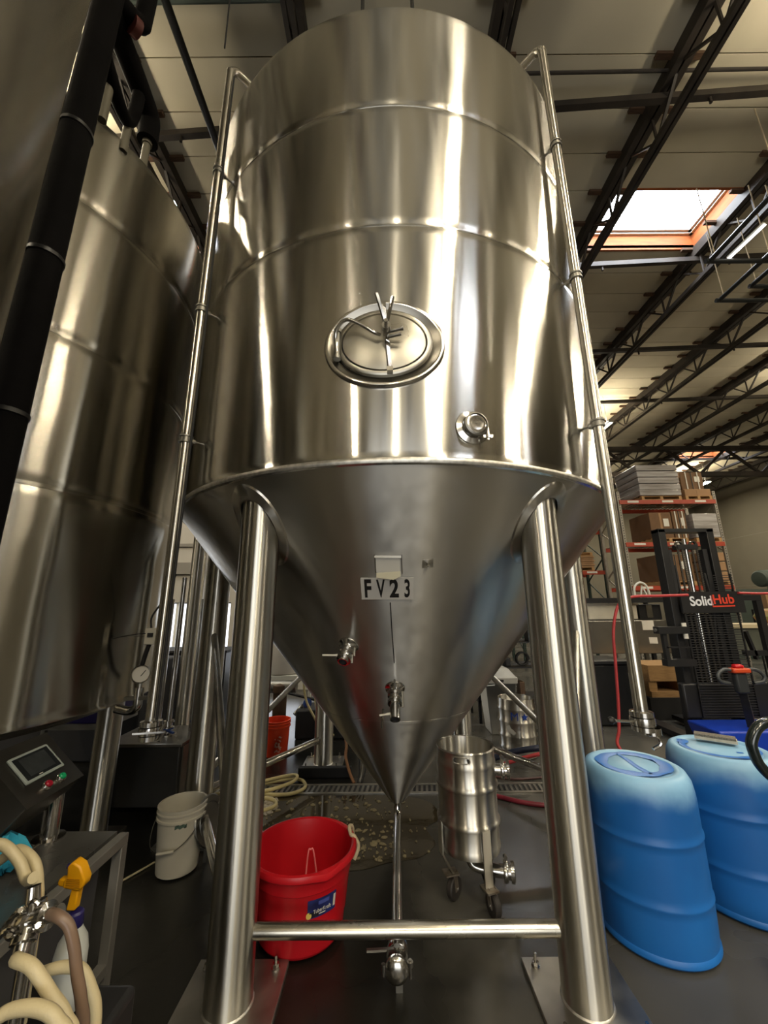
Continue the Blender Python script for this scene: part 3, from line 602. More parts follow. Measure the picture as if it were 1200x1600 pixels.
# --- keg on casters
kc = V(.487, 2.69, 0)
keg = thing('keg_cart', 'open stainless keg on a three wheeled caster frame right of the outlet pipe', 'keg', kc)
kr = .173; kz0, kz1 = .235, .782
pr = [(.001, kz0 + .02), (.09, kz0 + .012), (.135, kz0), (kr - .014, kz0 + .012), (kr - .004, kz0 + .04)]
for z in (.275, .40, .585, .70): d_ = .011 if .35 < z < .6 else .004; pr += [(kr, z - .022), (kr + d_ * .6, z - .012), (kr + d_, z - .005), (kr + d_, z + .005), (kr + d_ * .6, z + .012), (kr, z + .022)]
pr += [(kr - .002, kz1 - .02), (kr + .004, kz1 - .008), (kr, kz1), (kr - .009, kz1 - .004), (kr - .012, kz1 - .05), (kr - .014, .62), (kr - .02, .6), (.001, .585)]
body = MB().lathe(pr, kc, n=64).build('body', KEGM, keg)
mk = V(0, 0, 0); an = R(252)
def on_keg(a, z, o=0.): return kc + V((kr + o) * math.cos(a), (kr + o) * math.sin(a), z)
slot = [(math.copysign(.034, u) + .016 * math.cos(R(v_)), .012 * math.sin(R(v_)) * 1.25) for u, v_ in [(1, -90), (1, -45), (1, 0), (1, 45), (1, 90), (-1, 90), (-1, 135), (-1, 180), (-1, 225), (-1, 270)]]
sl = MB(); sl.v = [tuple(on_keg(an + x / kr, .742 + y, .0015)) for x, y in slot]; sl.f = [tuple(range(len(slot)))]
sl.build('grip_slot', mat('keg_inside', (.09, .085, .078), .4, 1), body)
MB().tube([on_keg(an + x / kr, .742 + y, .001) for x, y in slot], .0035, 6, 3, closed=True).build('grip_rim', KEGM, body)
def clamp_fit(parent, p, d, ln, r_=.024):
    MB().lathe([(r_, -.02), (r_, ln * .35), (r_ * 1.5, ln * .37), (r_ * 1.6, ln * .5), (r_ * 1.5, ln * .6), (r_ * 1.1, ln * .62), (r_ * 1.1, ln * .75), (r_ * 1.5, ln * .77), (r_ * 1.55, ln * .95), (r_ * 1.2, ln), (.001, ln)], p, d, 24, cap1=True).build('clamp_fitting', POL, parent)
    q_ = V(p) + V(d) * ln * .5
    MB().cyl(q_ + V(0, 0, r_ * 1.5), q_ + V(0, 0, r_ * 2.3), .008, n=8).cyl(q_ + V(0, -.01, r_ * 2.1), q_ + V(0, .01, r_ * 2.1), .012, n=8).build('wing_nut', POL, parent)
clamp_fit(keg, on_keg(R(-12), .655), (.97, -.2, 0), .085, .032)
MB().tube([kc + V(.0, 0, .24), kc + V(.0, -.01, .17), kc + V(.05, -.02, .145), kc + V(.15, -.045, .145)], .024, 14).build('drain_elbow', POL, keg)
clamp_fit(keg, kc + V(.14, -.04, .145), (.97, -.22, 0), .10, .033)
RUSTY = mat('worn_bracket', (.33, .30, .25), .5, .8, var=.5, vscale=14, col2=(.16, .11, .07))
WHEEL = mat('caster_wheel', '#2b2622', .6, var=.3, vscale=10)
for ang in (196, 290, 40):
    d = V(math.cos(R(ang)), math.sin(R(ang)), 0)
    p0 = kc + d * (kr + .008)
    lg = MB().bar(p0 + V(0, 0, .40), p0 + V(0, 0, .235), .05, .010, d).bar(p0 + V(0, 0, .24), kc + d * (kr - .055 if ang != 290 else kr + .01) + V(0, 0, .135), .05, .010, d).build('bracket_leg', KEGM, keg)
    w0 = kc + d * (kr - .045 if ang != 290 else kr + .012)
    MB().box(w0 + V(0, 0, .135), (.08, .07, .008), Matrix.Rotation(R(ang), 3, 'Z')).build('caster_plate', RUSTY, lg)
    wc = w0 + V(.018, .012, .058); wa = V(-.25, 1, 0).normalized() if ang == 290 else V(.8, -.6, 0)
    wa = V(.95, .3, 0).normalized() if ang != 196 else V(.75, -.66, 0).normalized()
    for s in (-1, 1): MB().bar(wc + wa * s * .02 + V(0, 0, -.012), wc + wa * s * .02 + V(-.01, -.008, .085), .034, .004, wa).build('fork', RUSTY, lg)
    MB().lathe([(.014, -.02), (.052, -.018), (.058, -.011), (.058, .011), (.052, .018), (.014, .02)], wc, wa, 24).build('wheel', WHEEL, lg)
    MB().cyl(wc - wa * .026, wc + wa * .026, .007, n=8).build('axle', POL, lg)
# --- white bucket
wb, wbb = bucket('white_bucket', 'white plastic bucket with wire handle on the dark floor at left', 'bucket', (-1.335, 2.95, 0), .122, .143, .375, WHITEP)
c = V(-1.335, 2.95, 0)
MB().tube([c + V(-.146, -.01, .31), c + V(-.15, -.06, .26), c + V(-.12, -.13, .19), c + V(-.04, -.165, .165), c + V(.05, -.16, .18), c + V(.12, -.11, .24), c + V(.148, -.02, .31)], .003, 6).build('handle', DSTEEL, wb)
MB().cyl(c + V(-.055, -.168, .166), c + V(.045, -.166, .178), .008, n=10).build('grip', WHITEP, wb)
st_ = MB(); an0 = R(-80)
st_.quadstrip([[c + V((.1385 + .001) * math.cos(an0 + .07 * j), (.1385 + .001) * math.sin(an0 + .07 * j), z + .004 * ((j * 7) % 3)) for j in range(8)] for z in (.275, .295)], False)
st_.build('stain', mat('teal_smear', '#5e7468', .6, var=.4, vscale=40, col2='#26352f'), wb)
ld = thing('bucket_lid', 'dark round lid leaning on the white bucket', 'lid', (-1.165, 3.0, 0))
MB().lathe([(.001, -.006), (.14, -.006), (.146, 0), (.14, .008), (.001, .006)], (-1.17, 3.0, .245), V(1, -.25, .25).normalized(), 36).build('plate', DSTEEL, ld)
MB().lathe([(.10, .006), (.104, .012), (.108, .006)], (-1.17, 3.0, .245), V(1, -.25, .25).normalized(), 36).build('bead', DSTEEL, ld)
MB().bar((-1.19, 3.02, 0), (-1.18, 3.0, .12), .02, .02).build('prop', DSTEEL, ld)
# --- dark steel box under the left pipe
bx = thing('steel_cabinet', 'dark stainless floor cabinet behind the white bucket', 'cabinet', (-2.0, 3.85, 0))
MB().lohi((-2.32, 3.60, .06), (-1.70, 4.10, .50)).build('body', mat('dark_cabinet', (.06, .06, .058), .35, .6, var=.3, vscale=3), bx, bevel=.008)
MB().lohi((-2.34, 3.58, .50), (-1.68, 4.12, .525)).build('top', mat('cabinet_top', (.3, .29, .27), .28, 1, var=.35, vscale=5), bx, bevel=.004)
MB().lohi((-1.698, 3.64, .08), (-1.69, 4.06, .49)).build('side_panel', mat('cabinet_side', (.34, .31, .27), .35, 1, var=.2), bx)
for x_, y_ in ((-2.26, 3.66), (-1.76, 3.66), (-2.26, 4.04), (-1.76, 4.04)): MB().cyl((x_, y_, 0), (x_, y_, .06), .022, n=12).build('foot', BLACK, bx)
pst = thing('standpipe', 'slim stainless standpipe with clamps rising from the floor cabinet', 'pipe', (-1.93, 3.82, .525))
MB().cyl((-1.93, 3.82, .525), (-1.93, 3.82, 1.9), .022, n=14).build('pipe', POL, pst)
MB().lathe([(.07, 0), (.07, .012), (.03, .02), (.03, .05), (.045, .052), (.045, .07), (.03, .072), (.03, .1), (.044, .102), (.044, .12), (.024, .122)], (-1.93, 3.82, .525), n=20).build('foot_fitting', POL, pst)
MB().lathe([(.046, .06), (.048, .062), (.048, .068), (.046, .07)], (-1.93, 3.82, .515), n=18).bar((-1.93, 3.80, .57), (-1.84, 3.74, .565), .02, .014).build('blue_lever', mat('lever_blue', '#1f3b78', .4), pst)
for x_ in (-2.1, -1.78): MB().cyl((x_, 3.95, .525), (x_, 3.95, 1.7), .028, n=14).build('side_pipe', POL, pst)
lp = MB().tube([(-1.62, 2.80, .008), (-1.50, 3.02, .008), (-1.40, 3.2, .008)], .006, 6).build('thin_hose', mat('pale_hose', '#b3a989', .5))
tag(lp, 'thin pale line on the dark floor reaching the white bucket', 'hose')
# --- dark hall tank legs and black bin at left rear
def post_pair(x, y, label):
    t = thing('steel_column', label, 'column', (x, y, 0))
    MB().cyl((x, y, 0), (x, y, 3.4), .085, n=28).build('shaft', S_LEG, t); MB().box((x, y, .012), (.28, .28, .024)).build('base_plate', PLATE, t)
post_pair(-2.25, 4.75, 'stainless column standing behind the floor cabinet')
bb = thing('black_cabinet', 'tall black cabinet below the daylit window at left rear', 'cabinet', (-3.0, 6.4, 0))
MB().lohi((-3.7, 6.1, 0), (-2.35, 6.7, .98)).build('body', BLACK, bb, bevel=.01)
MB().lohi((-3.72, 6.08, .98), (-2.33, 6.72, 1.01)).build('top', BLACKM, bb)
for i in range(2): MB().lohi((-3.66 + .67 * i, 6.085, .08), (-3.03 + .67 * i, 6.1, .92)).build('door', BLACKM, bb)
de = thing('reflection_block', 'added dark block under the left tank, darkens the floor reflection', 'machine', (-3.9, 4.9, 0))  # made-up dark box; its mirror image darkens the glossy floor
MB().lohi((-5.2, 4.75, 0), (-2.75, 5.6, 1.0)).build('body', BLACKM, de, bevel=.02)
MB().lohi((-5.1, 4.735, .5), (-2.85, 4.75, .52)).build('trim', DSTEEL, de)
pb_ = thing('purple_crate', 'deep purple plastic crate seen under the left tank', 'crate', (-3.1, 4.35, 0))
MB().lohi((-3.45, 4.1, .55), (-2.72, 4.6, .95)).build('body', mat('purple_plastic', '#241a52', .4), pb_, bevel=.01)
MB().lohi((-3.5, 4.08, .5), (-2.68, 4.62, .55)).build('rim', DSTEEL, pb_)
for x_ in (-3.42, -2.78): MB().lohi((x_ - .02, 4.3, 0), (x_ + .02, 4.34, .5)).build('stand_leg', DSTEEL, pb_)
# --- back left machinery: white drum, hoses, blower
wt = thing('white_drum', 'pale round tank with a black hose behind the left legs', 'tank', (-1.62, 6.6, 0))
MB().lathe([(.28, .62), (.3, .64), (.3, 1.32), (.27, 1.4), (.02, 1.46)], (-1.62, 6.6, 0), n=32, cap0=True, cap1=True).build('body', mat('drum_pale', '#b8b2a8', .5, var=.1), wt)
MB().lohi((-2.1, 6.3, .56), (-1.1, 6.9, .62)).build('table_top', ALU, wt)
for x_, y_ in ((-2.06, 6.34), (-1.14, 6.34), (-2.06, 6.86), (-1.14, 6.86)): MB().lohi((x_ - .02, y_ - .02, 0), (x_ + .02, y_ + .02, .56)).build('table_leg', ALU, wt)
MB().tube([(-1.9, 6.2, 1.3), (-2.02, 6.18, 1.0), (-1.96, 6.2, .72), (-1.7, 6.1, .5), (-1.3, 6.0, .42), (-1.0, 6.0, .35)], .018, 8).build('hose', BLACKM, wt)
bp_ = thing('copper_pump', 'brown pump pedestal behind the orange bucket', 'pump', (-1.42, 5.7, 0))
MB().lathe([(.14, .0), (.14, .03), (.09, .05), (.09, .5), (.11, .52), (.11, .6), (.04, .64)], (-1.42, 5.7, 0), n=24, cap0=True, cap1=True).build('pedestal', mat('brown_metal', '#5a4636', .5, .3, var=.3), bp_)
MB().cyl((-1.66, 5.7, .58), (-1.2, 5.7, .58), .08, n=20).build('motor', DSTEEL, bp_)
ob, obb = bucket('orange_bucket', 'bright orange bucket on the floor behind the big tank', 'bucket', (-1.245, 4.93, 0), .128, .148, .37, mat('orange_plastic', '#d8401c', .4, var=.12, vscale=5))
c = V(-1.245, 4.93, 0)
sp = MB()
for i in range(26):
    a = R(-66 + random.uniform(-16, 16)); z = random.uniform(.06, .22); rr = .13 + z / .37 * .018 + .0012; s_ = random.uniform(.006, .016); e = V(-math.sin(a), math.cos(a), 0); o_ = c + V(rr * math.cos(a), rr * math.sin(a), z)
    b = len(sp.v); sp.v += [tuple(o_ - e * s_), tuple(o_ + V(0, 0, -s_ * .8)), tuple(o_ + e * s_), tuple(o_ + V(0, 0, s_ * .7))]; sp.f.append((b, b + 1, b + 2, b + 3))
sp.build('worn_print', mat('print_grey', '#d8a994', .7), ob, kind='stuff')
# hose coils and lines at the back
HOSE = mat('cream_hose', '#cfc08c', .4, var=.15, vscale=8)
h = MB().tube([(-1.55, 3.9, .02), (-1.3, 4.05, .02), (-1.02, 4.2, .02), (-.82, 4.22, .02), (-.74, 4.05, .02), (-.86, 3.92, .02), (-1.1, 3.94, .022), (-1.2, 4.05, .045), (-1.0, 4.2, .05), (-.86, 4.24, .05), (-.86, 4.1, .05), (-1.0, 3.95, .05), (-1.2, 3.93, .03), (-1.45, 3.92, .02), (-1.25, 3.85, .02), (-1.0, 3.84, .02), (-.92, 3.72, .02), (-1.05, 3.62, .02), (-1.3, 3.6, .02), (-1.5, 3.62, .02)], .015, 10, 8).build('coiled_hose', HOSE)
tag(h, 'loose loops of cream hose on the wet floor left of the cone', 'hose')
h = MB().tube([(-.95, 4.95, .95), (-.96, 4.95, .75), (-.92, 4.95, .55), (-.80, 4.93, .35), (-.72, 4.9, .2), (-.74, 4.85, .06), (-.8, 4.8, .02)], .013, 8).build('hanging_hose', HOSE)
tag(h, 'cream hose hanging down beside the rear left leg', 'hose')
h = MB().tube([(-.82, 4.9, .72), (-.80, 4.9, .5), (-.72, 4.88, .3), (-.66, 4.86, .22), (-.58, 4.86, .22)], .011, 8).build('hanging_hose', HOSE)
tag(h, 'thinner cream hose bending behind the rear left leg', 'hose')
# tangled dark manifold of valves behind
mf = thing('valve_manifold', 'dark tangle of pump valves and pipes behind the rear left leg', 'manifold', (-.85, 5.6, 0))
MB().lohi((-1.15, 5.45, 0), (-.35, 5.9, .34)).build('pump_base', BLACKM, mf, bevel=.02)
for i in range(16):
    x_ = -1.1 + .05 * i; z_ = .35 + .32 * random.random()
    MB().cyl((x_, 5.5 + .2 * random.random(), z_), (x_ + random.uniform(-.12, .14), 5.5 + .2 * random.random(), z_ + random.uniform(-.1, .14)), random.uniform(.012, .03), n=10).build('pipe_run', (DSTEEL, POL, BLACK, BLACK)[i % 4], mf)
for i in range(4): MB().lathe([(.02, 0), (.055, .01), (.055, .03), (.02, .04)], (-1.0 + .18 * i, 5.47, .42 + .08 * (i % 2)), (0, -1, .2), 16, cap1=True).build('valve_wheel', (MATS['lever_blue'], DSTEEL)[i % 2], mf)
MB().lohi((-.62, 5.35, .32), (-.5, 5.5, .6)).build('blue_housing', MATS['lever_blue'], mf, bevel=.01)
lt = thing('brown_hose_bundle', 'tan hose and cables dropping into the drain beside the rear leg', 'hose', (-.3, 4.3, 0))
MB().tube([(-.42, 4.5, .3), (-.40, 4.42, .24), (-.40, 4.36, .16), (-.35, 4.26, .06), (-.30, 4.18, .0)], .014, 8).build('tan_hose', mat('tan_hose', '#8f6440', .6), lt)
MB().tube([(-.36, 4.55, .28), (-.33, 4.46, .26), (-.32, 4.42, .2)], .02, 8).build('wrap', mat('tan_cloth', '#a07a55', .8), lt)
for i in range(3): MB().tube([(-.34 + .05 * i, 4.55, .3), (-.28 + .03 * i, 4.42, .2), (-.26 + .03 * i, 4.3, .08), (-.27 + .02 * i, 4.2, .0)], .007, 6).build('cable', (BLACKM, DSTEEL, BLACKM)[i], lt)
pl = thing('plinth_block', 'black block under the rear left leg plate', 'block', (-.6, 4.42, 0))
MB().lohi((-.86, 4.30, .0), (-.34, 4.36, .09)).build('block', BLACKM, pl, bevel=.006)
# trench drain
dr = thing('trench_drain', 'slotted steel trench drain crossing the floor behind the cone', 'drain', (.3, 4.06, 0))
MB().lohi((-2.2, 3.97, .002), (3.0, 4.13, .004)).build('channel', BLACKM, dr)
g1 = MB()
x = -2.2
while x < 3.0: g1.bar((x, 3.985, .007), (x + .012, 4.115, .007), .022, .006); x += .045
g1.build('grate_bars', DSTEEL, dr, kind='stuff')
for y in (3.965, 4.135): MB().lohi((-2.2, y - .014, 0), (3.0, y + .014, .011)).build('edge_rail', PLATE, dr)
# puddle with foam
WATER = mat('brown_puddle', (.028, .022, .012), .04, spec=.6, bump=.06, bscale=9)
pts = [(-1.25, 3.9), (-.9, 3.93), (-.3, 3.93), (.1, 3.92), (.36, 3.8), (.42, 3.55), (.3, 3.4), (.34, 3.2), (.22, 3.05), (.02, 3.0), (-.2, 2.92), (-.5, 2.95), (-.8, 3.1), (-1.05, 3.2), (-1.3, 3.35), (-1.4, 3.65)]
pts2 = catmull([V(a, b, 0) for a, b in pts], 5, True)
pu = MB().prism([(p.x, p.y) for p in pts2], Matrix.Identity(4), .003).build('puddle', WATER); tag(pu, 'shallow brown puddle on the floor under the cone', 'puddle'); pu['kind'] = 'stuff'
fo = MB()
for i in range(330):
    x_ = random.gauss(-.38, .42); y_ = random.uniform(2.98, 3.9) if i < 240 else random.uniform(3.05, 3.5)
    if not -1.2 < x_ < .3 or (y_ < 3.2 and x_ < -.8): continue
    s_ = random.choice((.005, .008, .012, .016, .024)) * random.uniform(.7, 1.2); k = 7; a0 = random.random() * 6; el = random.uniform(.35, .8); ra = random.random() * 3.1
    rg = []
    for sc_, z_ in ((1, .003), (.85, .009), (.45, .013)):
        rg.append([V(x_ + sc_ * s_ * (math.cos(a0 + 6.283 * j / k) * math.cos(ra) - el * math.sin(a0 + 6.283 * j / k) * math.sin(ra)) * (1 + .3 * math.sin(j * 2.3 + i)), y_ + sc_ * s_ * (math.cos(a0 + 6.283 * j / k) * math.sin(ra) + el * math.sin(a0 + 6.283 * j / k) * math.cos(ra)), z_) for j in range(k)])
    fo.quadstrip(rg, True, False, True)
fo_ = fo.build('foam_flecks', mat('cream_foam', '#7c7256', .8, var=.2, vscale=30)); tag(fo_, 'scattered cream foam flecks floating on the brown puddle', 'foam'); fo_['kind'] = 'stuff'
bf = MB()
for i in range(260):
    a = random.random() * 6.283; rr = math.sqrt(random.random()); x_ = -1.12 + .22 * rr * math.cos(a); y_ = 3.74 + .2 * rr * math.sin(a); s_ = random.uniform(.01, .025)
    bf.lathe([(s_, .002), (s_ * .8, s_ * .45), (.001, s_ * .6)], (x_, y_, 0), n=8)
bf_ = bf.build('foam_bank', mat('pale_foam', '#a8a090', .9, var=.2, vscale=60)); tag(bf_, 'bank of pale foam beside the cream hose loops', 'foam'); bf_['kind'] = 'stuff'

# ================================================================== RIGHT FOREGROUND
WETB = mat('wet_blue_mark', '#2070c8', .4, var=.15, vscale=9)
def bleached_blue():
    """blue plastic, sun bleached and dusty on the head and shoulder with a ragged edge"""
    m = mat('drum_blue', '#1d68b4', .42, var=.2, vscale=2.2, bump=.03, bscale=18, col2='#17589f'); nt = m.node_tree; L = nt.links.new; b = nt.nodes['Principled BSDF']
    src = b.inputs['Base Color'].links[0].from_socket
    tc = nt.nodes.new('ShaderNodeTexCoord'); sp = nt.nodes.new('ShaderNodeSeparateXYZ'); L(tc.outputs['Object'], sp.inputs[0])
    n = nt.nodes.new('ShaderNodeTexNoise'); n.inputs['Scale'].default_value = 5; n.inputs['Detail'].default_value = 4; L(tc.outputs['Object'], n.inputs[0])
    ma = nt.nodes.new('ShaderNodeMath'); ma.operation = 'MULTIPLY_ADD'; ma.inputs[1].default_value = .16; L(n.outputs[0], ma.inputs[0]); L(sp.outputs['Z'], ma.inputs[2])
    mr = nt.nodes.new('ShaderNodeMapRange'); mr.inputs[1].default_value = .70; mr.inputs[2].default_value = .84; L(ma.outputs[0], mr.inputs[0]); mr.interpolation_type = 'SMOOTHSTEP'
    mx = nt.nodes.new('ShaderNodeMix'); mx.data_type = 'RGBA'; L(mr.outputs[0], mx.inputs['Factor']); L(src, mx.inputs[6]); mx.inputs[7].default_value = (*lin('#86b4d4'), 1); L(mx.outputs[2], b.inputs['Base Color'])
    return m
DRUMB = bleached_blue()
def drum(c, r_, h, label, marks):
    t = thing('plastic_drum', label, 'drum', c, 'blue plastic drums'); c = V(c)
    MB().lathe([(.001, .01), (r_ - .05, .0), (r_ - .012, .006), (r_ - .003, .016), (r_ - .003, .03), (r_ - .010, .04), (r_ - .008, .06), (r_ - .006, .08), (r_ - .003, h * .3 - .04), (r_ - .003, h * .3 - .014), (r_ + .002, h * .3 - .004), (r_ + .002, h * .3 + .004), (r_ - .003, h * .3 + .014), (r_ - .003, h * .3 + .04), (r_ - .003, h * .64 - .04), (r_ - .003, h * .64 - .014), (r_ + .003, h * .64 - .004), (r_ + .003, h * .64 + .004), (r_ - .003, h * .64 + .014), (r_ - .003, h * .64 + .04), (r_ - .003, h - .12),
        (r_ - .005, h - .09), (r_ - .012, h - .045), (r_ - .03, h - .012), (r_ - .055, h), (r_ - .075, h - .004), (r_ - .085, h - .012), (r_ - .13, h - .012), (r_ - .14, h - .006), (.001, h - .004)], c, n=72, cap1=True).build('body', DRUMB, t)
    for mpts, ro in marks:
        m_ = Matrix.Translation(c + V(0, 0, h - .0115)) @ Matrix.Rotation(ro, 4, 'Z')
        rows = []; P = catmull([V(x, y, 0) for x, y in mpts[0]], 8)
        for i, p in enumerate(P):
            tn = (P[min(i + 1, len(P) - 1)] - P[max(i - 1, 0)]).normalized(); nn_ = V(-tn.y, tn.x, 0); w_ = mpts[1] * (1 + .22 * math.sin(i * .21) + .1 * math.sin(i * .5))
            rows.append([m_ @ (p - nn_ * w_ + V(0, 0, .008)), m_ @ (p - nn_ * w_ * .6 + V(0, 0, .0095)), m_ @ (p + nn_ * w_ * .6 + V(0, 0, .0095)), m_ @ (p + nn_ * w_ + V(0, 0, .008))])
        MB().quadstrip(rows, False).build('wet_mark', WETB, t)
    return t
ringp = [(.165 * math.cos(a), .15 * math.sin(a)) for a in [2 * math.pi * i / 14 for i in range(15)]]
drum((1.375, 2.45, 0), .268, .755, 'upright blue drum nearest the tank leg, crossed wet ring on its pale top', [((ringp, .027), R(25)), (([(-.15, -.03), (-.05, .0), (.05, .01), (.15, .03)], .014), R(80))])
drum((2.03, 2.66, 0), .285, .765, 'upright blue drum at the right edge with a worn board on top', [(([(.19 * math.cos(a), .17 * math.sin(a)) for a in [R(150 + 15 * i) for i in range(15)]], .014), 0), (([(-.17, .09), (-.12, .13), (-.15, .15)], .022), 0), (([(.03, -.09), (.06, -.1)], .01), 0)])
pd = thing('worn_board', 'worn grey slab with pale edges lying on the right blue drum', 'board', (2.08, 2.74, .775))
mm = Matrix.Rotation(R(-38), 3, 'Z')
MB().box((2.08, 2.74, .784), (.21, .075, .016), mm).build('lower_layer', mat('pale_layer', '#b9b2a2', .8, var=.2, vscale=30), pd)
MB().box((2.078, 2.742, .799), (.205, .072, .012), mm).build('upper_layer', mat('speckled_layer', '#7d776c', .85, var=.6, vscale=140, bump=.4, bscale=120), pd)
ht = thing('hand_truck', 'hand truck with looped black tube handle and red base at right edge', 'hand truck', (1.95, 2.02, 0))
MB().tube([(2.2, 2.02, 1.06), (1.86, 2.01, 1.075), (1.74, 2.0, 1.06), (1.685, 2.0, 1.0), (1.68, 2.0, .95), (1.70, 2.0, .89), (1.76, 2.0, .83), (1.86, 2.01, .79), (2.2, 2.02, .77)], .022, 14).build('handle', mat('dark_green_tube', '#0f1a1a', .22, coat=.6), ht)
for x_ in (2.2, 2.5): MB().cyl((x_, 2.02, .1), (x_, 2.02, 1.08), .02, n=14).build('rail', BLACK, ht)
MB().lathe([(.02, 0), (.07, .004), (.082, .02), (.08, .07), (.05, .1), (.001, .105)], (1.80, 2.14, .0), n=24, cap0=True).build('red_foot', mat('dark_red', '#6e1612', .45, var=.2), ht)
MB().bar((1.74, 2.06, .006), (2.5, 2.02, .006), .12, .012).build('toe_plate', BLACK, ht)

# ================================================================== STACKER
SY = 5.0
sk = thing('pallet_stacker', 'black mast pallet stacker lettered SolidHub with a blue base', 'stacker', (3.9, SY, 0))
for x_ in (3.565, 4.18): 
    MB().lohi((x_ - .045, SY - .06, .1), (x_ + .045, SY + .08, 2.56)).build('mast_rail', BLACK, sk, bevel=.006)
    MB().lohi((x_ + (.05 if x_ < 3.8 else -.11), SY - .02, .1), (x_ + (.11 if x_ < 3.8 else -.05), SY + .06, 2.3)).build('inner_rail', BLACKM, sk)
MB().lohi((3.52, SY - .06, 2.52), (4.225, SY + .08, 2.565)).build('mast_head', BLACK, sk)
MB().cyl((3.872, SY, .4), (3.872, SY, 2.44), .024, n=16).build('lift_ram', POL, sk)
MB().lohi((3.74, SY - .05, 2.30), (4.0, SY + .05, 2.36)).build('ram_yoke', BLACK, sk)
for x_ in (3.78, 3.96): MB().lathe([(.03, -.018), (.05, -.016), (.05, .016), (.03, .018)], (x_, SY - .02, 2.36), (0, 1, 0), 22).build('chain_wheel', POL, sk)
CH = mat('chain_steel', (.13, .12, .11), .4, 1)
for x_ in (3.745, 3.80, 3.93, 3.985):
    cm = MB(); z = .6
    while z < 2.34: cm.box((x_, SY - .035, z), (.026, .014, .014)); cm.box((x_, SY - .033, z + .013), (.014, .01, .014)); z += .027
    cm.build('lift_chain', CH, sk, kind='stuff')
MB().tube([(4.05, SY, 2.0), (4.06, SY - .02, 1.6), (4.02, SY - .03, 1.3), (3.98, SY - .02, .8)], .016, 8).build('hydraulic_hose', BLACKM, sk)
MB().tube([(3.70, SY, 2.1), (3.69, SY - .02, 1.8), (3.70, SY - .03, 1.3)], .014, 8).build('hydraulic_hose', BLACKM, sk)
gd = MB(); z = .36
while z < 1.98: gd.lohi((3.62 if z < 1.75 else 4.06, SY - .11, z), (4.285, SY - .105, z + .009)); z += .028
gd.build('guard_bars', BLACKM, sk, kind='stuff')
for x_ in (3.63, 4.275): MB().lohi((x_ - .008, SY - .115, .36), (x_ + .008, SY - .10, 1.98 if x_ > 4 else 1.74)).build('guard_edge', BLACK, sk)
MB().lohi((3.60, SY - .13, 1.515), (4.36, SY - .1, 1.765)).build('name_board', BLACK, sk)
mx = frame((3.70, SY - .132, 1.645), (1, 0, .03), (0, -1, 0))
WL = mat('letter_white', '#d9dbe0', .5); RL = mat('letter_red', '#d3402a', .5)
text('lettering', 'Solid', WL, sk, mx, .155, .004, .92, .001, 'LEFT')
mx2 = frame((3.978, SY - .132, 1.665), (1, 0, .03), (0, -1, 0))
text('lettering', 'Hub', RL, sk, mx2, .155, .003, .98, .001, 'LEFT')
MB().bar((3.965, SY - .133, 1.588), (4.235, SY - .133, 1.596), .003, .016).bar((3.965, SY - .133, 1.585), (3.965, SY - .133, 1.72), .003, .014, (0, 1, 0)).build('underline', RL, sk)
MB().lohi((3.56, SY - .125, 1.22), (3.61, SY - .11, 1.4)).build('label_plate', PAPER, sk)
fa = MB().lohi((3.22, SY - .2, 1.28), (3.58, SY - .1, 1.36)).build('load_frame', BLACK, sk)
MB().lohi((3.26, SY - .2, .92), (3.60, SY - .1, .995)).build('frame_rail', BLACK, fa)
MB().lohi((3.28, SY - .17, .98), (3.325, SY - .12, 1.3)).build('frame_post', BLACK, fa)
MB().lohi((3.3, SY - .17, 1.12), (3.58, SY - .15, 1.135)).build('frame_rod', BLACK, fa)
MB().cyl((3.205, SY - .15, 1.32), (3.235, SY - .15, 1.32), .02, n=14).build('end_cap', DSTEEL, fa)
ra = MB().lohi((4.25, SY - .12, 1.655), (4.585, SY - .05, 1.72)).build('side_frame', BLACK, sk)
MB().bar((4.555, SY - .085, 1.70), (4.565, SY - .085, .4), .06, .07).build('side_post', BLACK, ra)
MB().bar((4.26, SY - .085, 1.05), (4.56, SY - .085, 1.05), .05, .06).build('side_rail', BLACK, ra)
MB().bar((4.33, SY - .085, 1.30), (4.40, SY - .085, .98), .05, .03).build('side_strut', BLACK, ra)
MB().lohi((3.46, SY - .09, .34), (4.5, SY + .0, .72)).build('battery_case', BLACK, sk, bevel=.02)
MB().lohi((3.64, SY + .09, .7), (4.12, SY + .1, 1.5)).build('mast_screen', mat('smoked_screen', (.01, .01, .012), .2), sk)
# tiller
tb = V(3.93, 4.62, .36)
MB().bar((3.93, 4.62, .20), (3.80, 4.5, .70), .07, .05).build('tiller_stem', BLACK, sk)
hd = MB().box((3.78, 4.48, .80), (.125, .07, .21)).build('tiller_boot', mat('dark_grey_boot', '#24272a', .55), sk, bevel=.02)
MB().box((3.775, 4.46, .925), (.19, .09, .05)).build('control_head', mat('control_orange', '#c2451f', .45), sk, bevel=.015)
MB().box((3.765, 4.46, .965), (.10, .07, .045)).build('belly_button', mat('button_red', '#b8101a', .3), sk, bevel=.02)
for s in (-1, 1):
    MB().tube([(3.775 + s * .09, 4.46, .93), (3.775 + s * .16, 4.46, .935), (3.775 + s * .225, 4.455, .90), (3.775 + s * .245, 4.45, .855), (3.775 + s * .215, 4.45, .815), (3.775 + s * .13, 4.46, .80)], .018, 10).build('grip_loop', mat('grip_grey', '#3d4042', .4), sk)
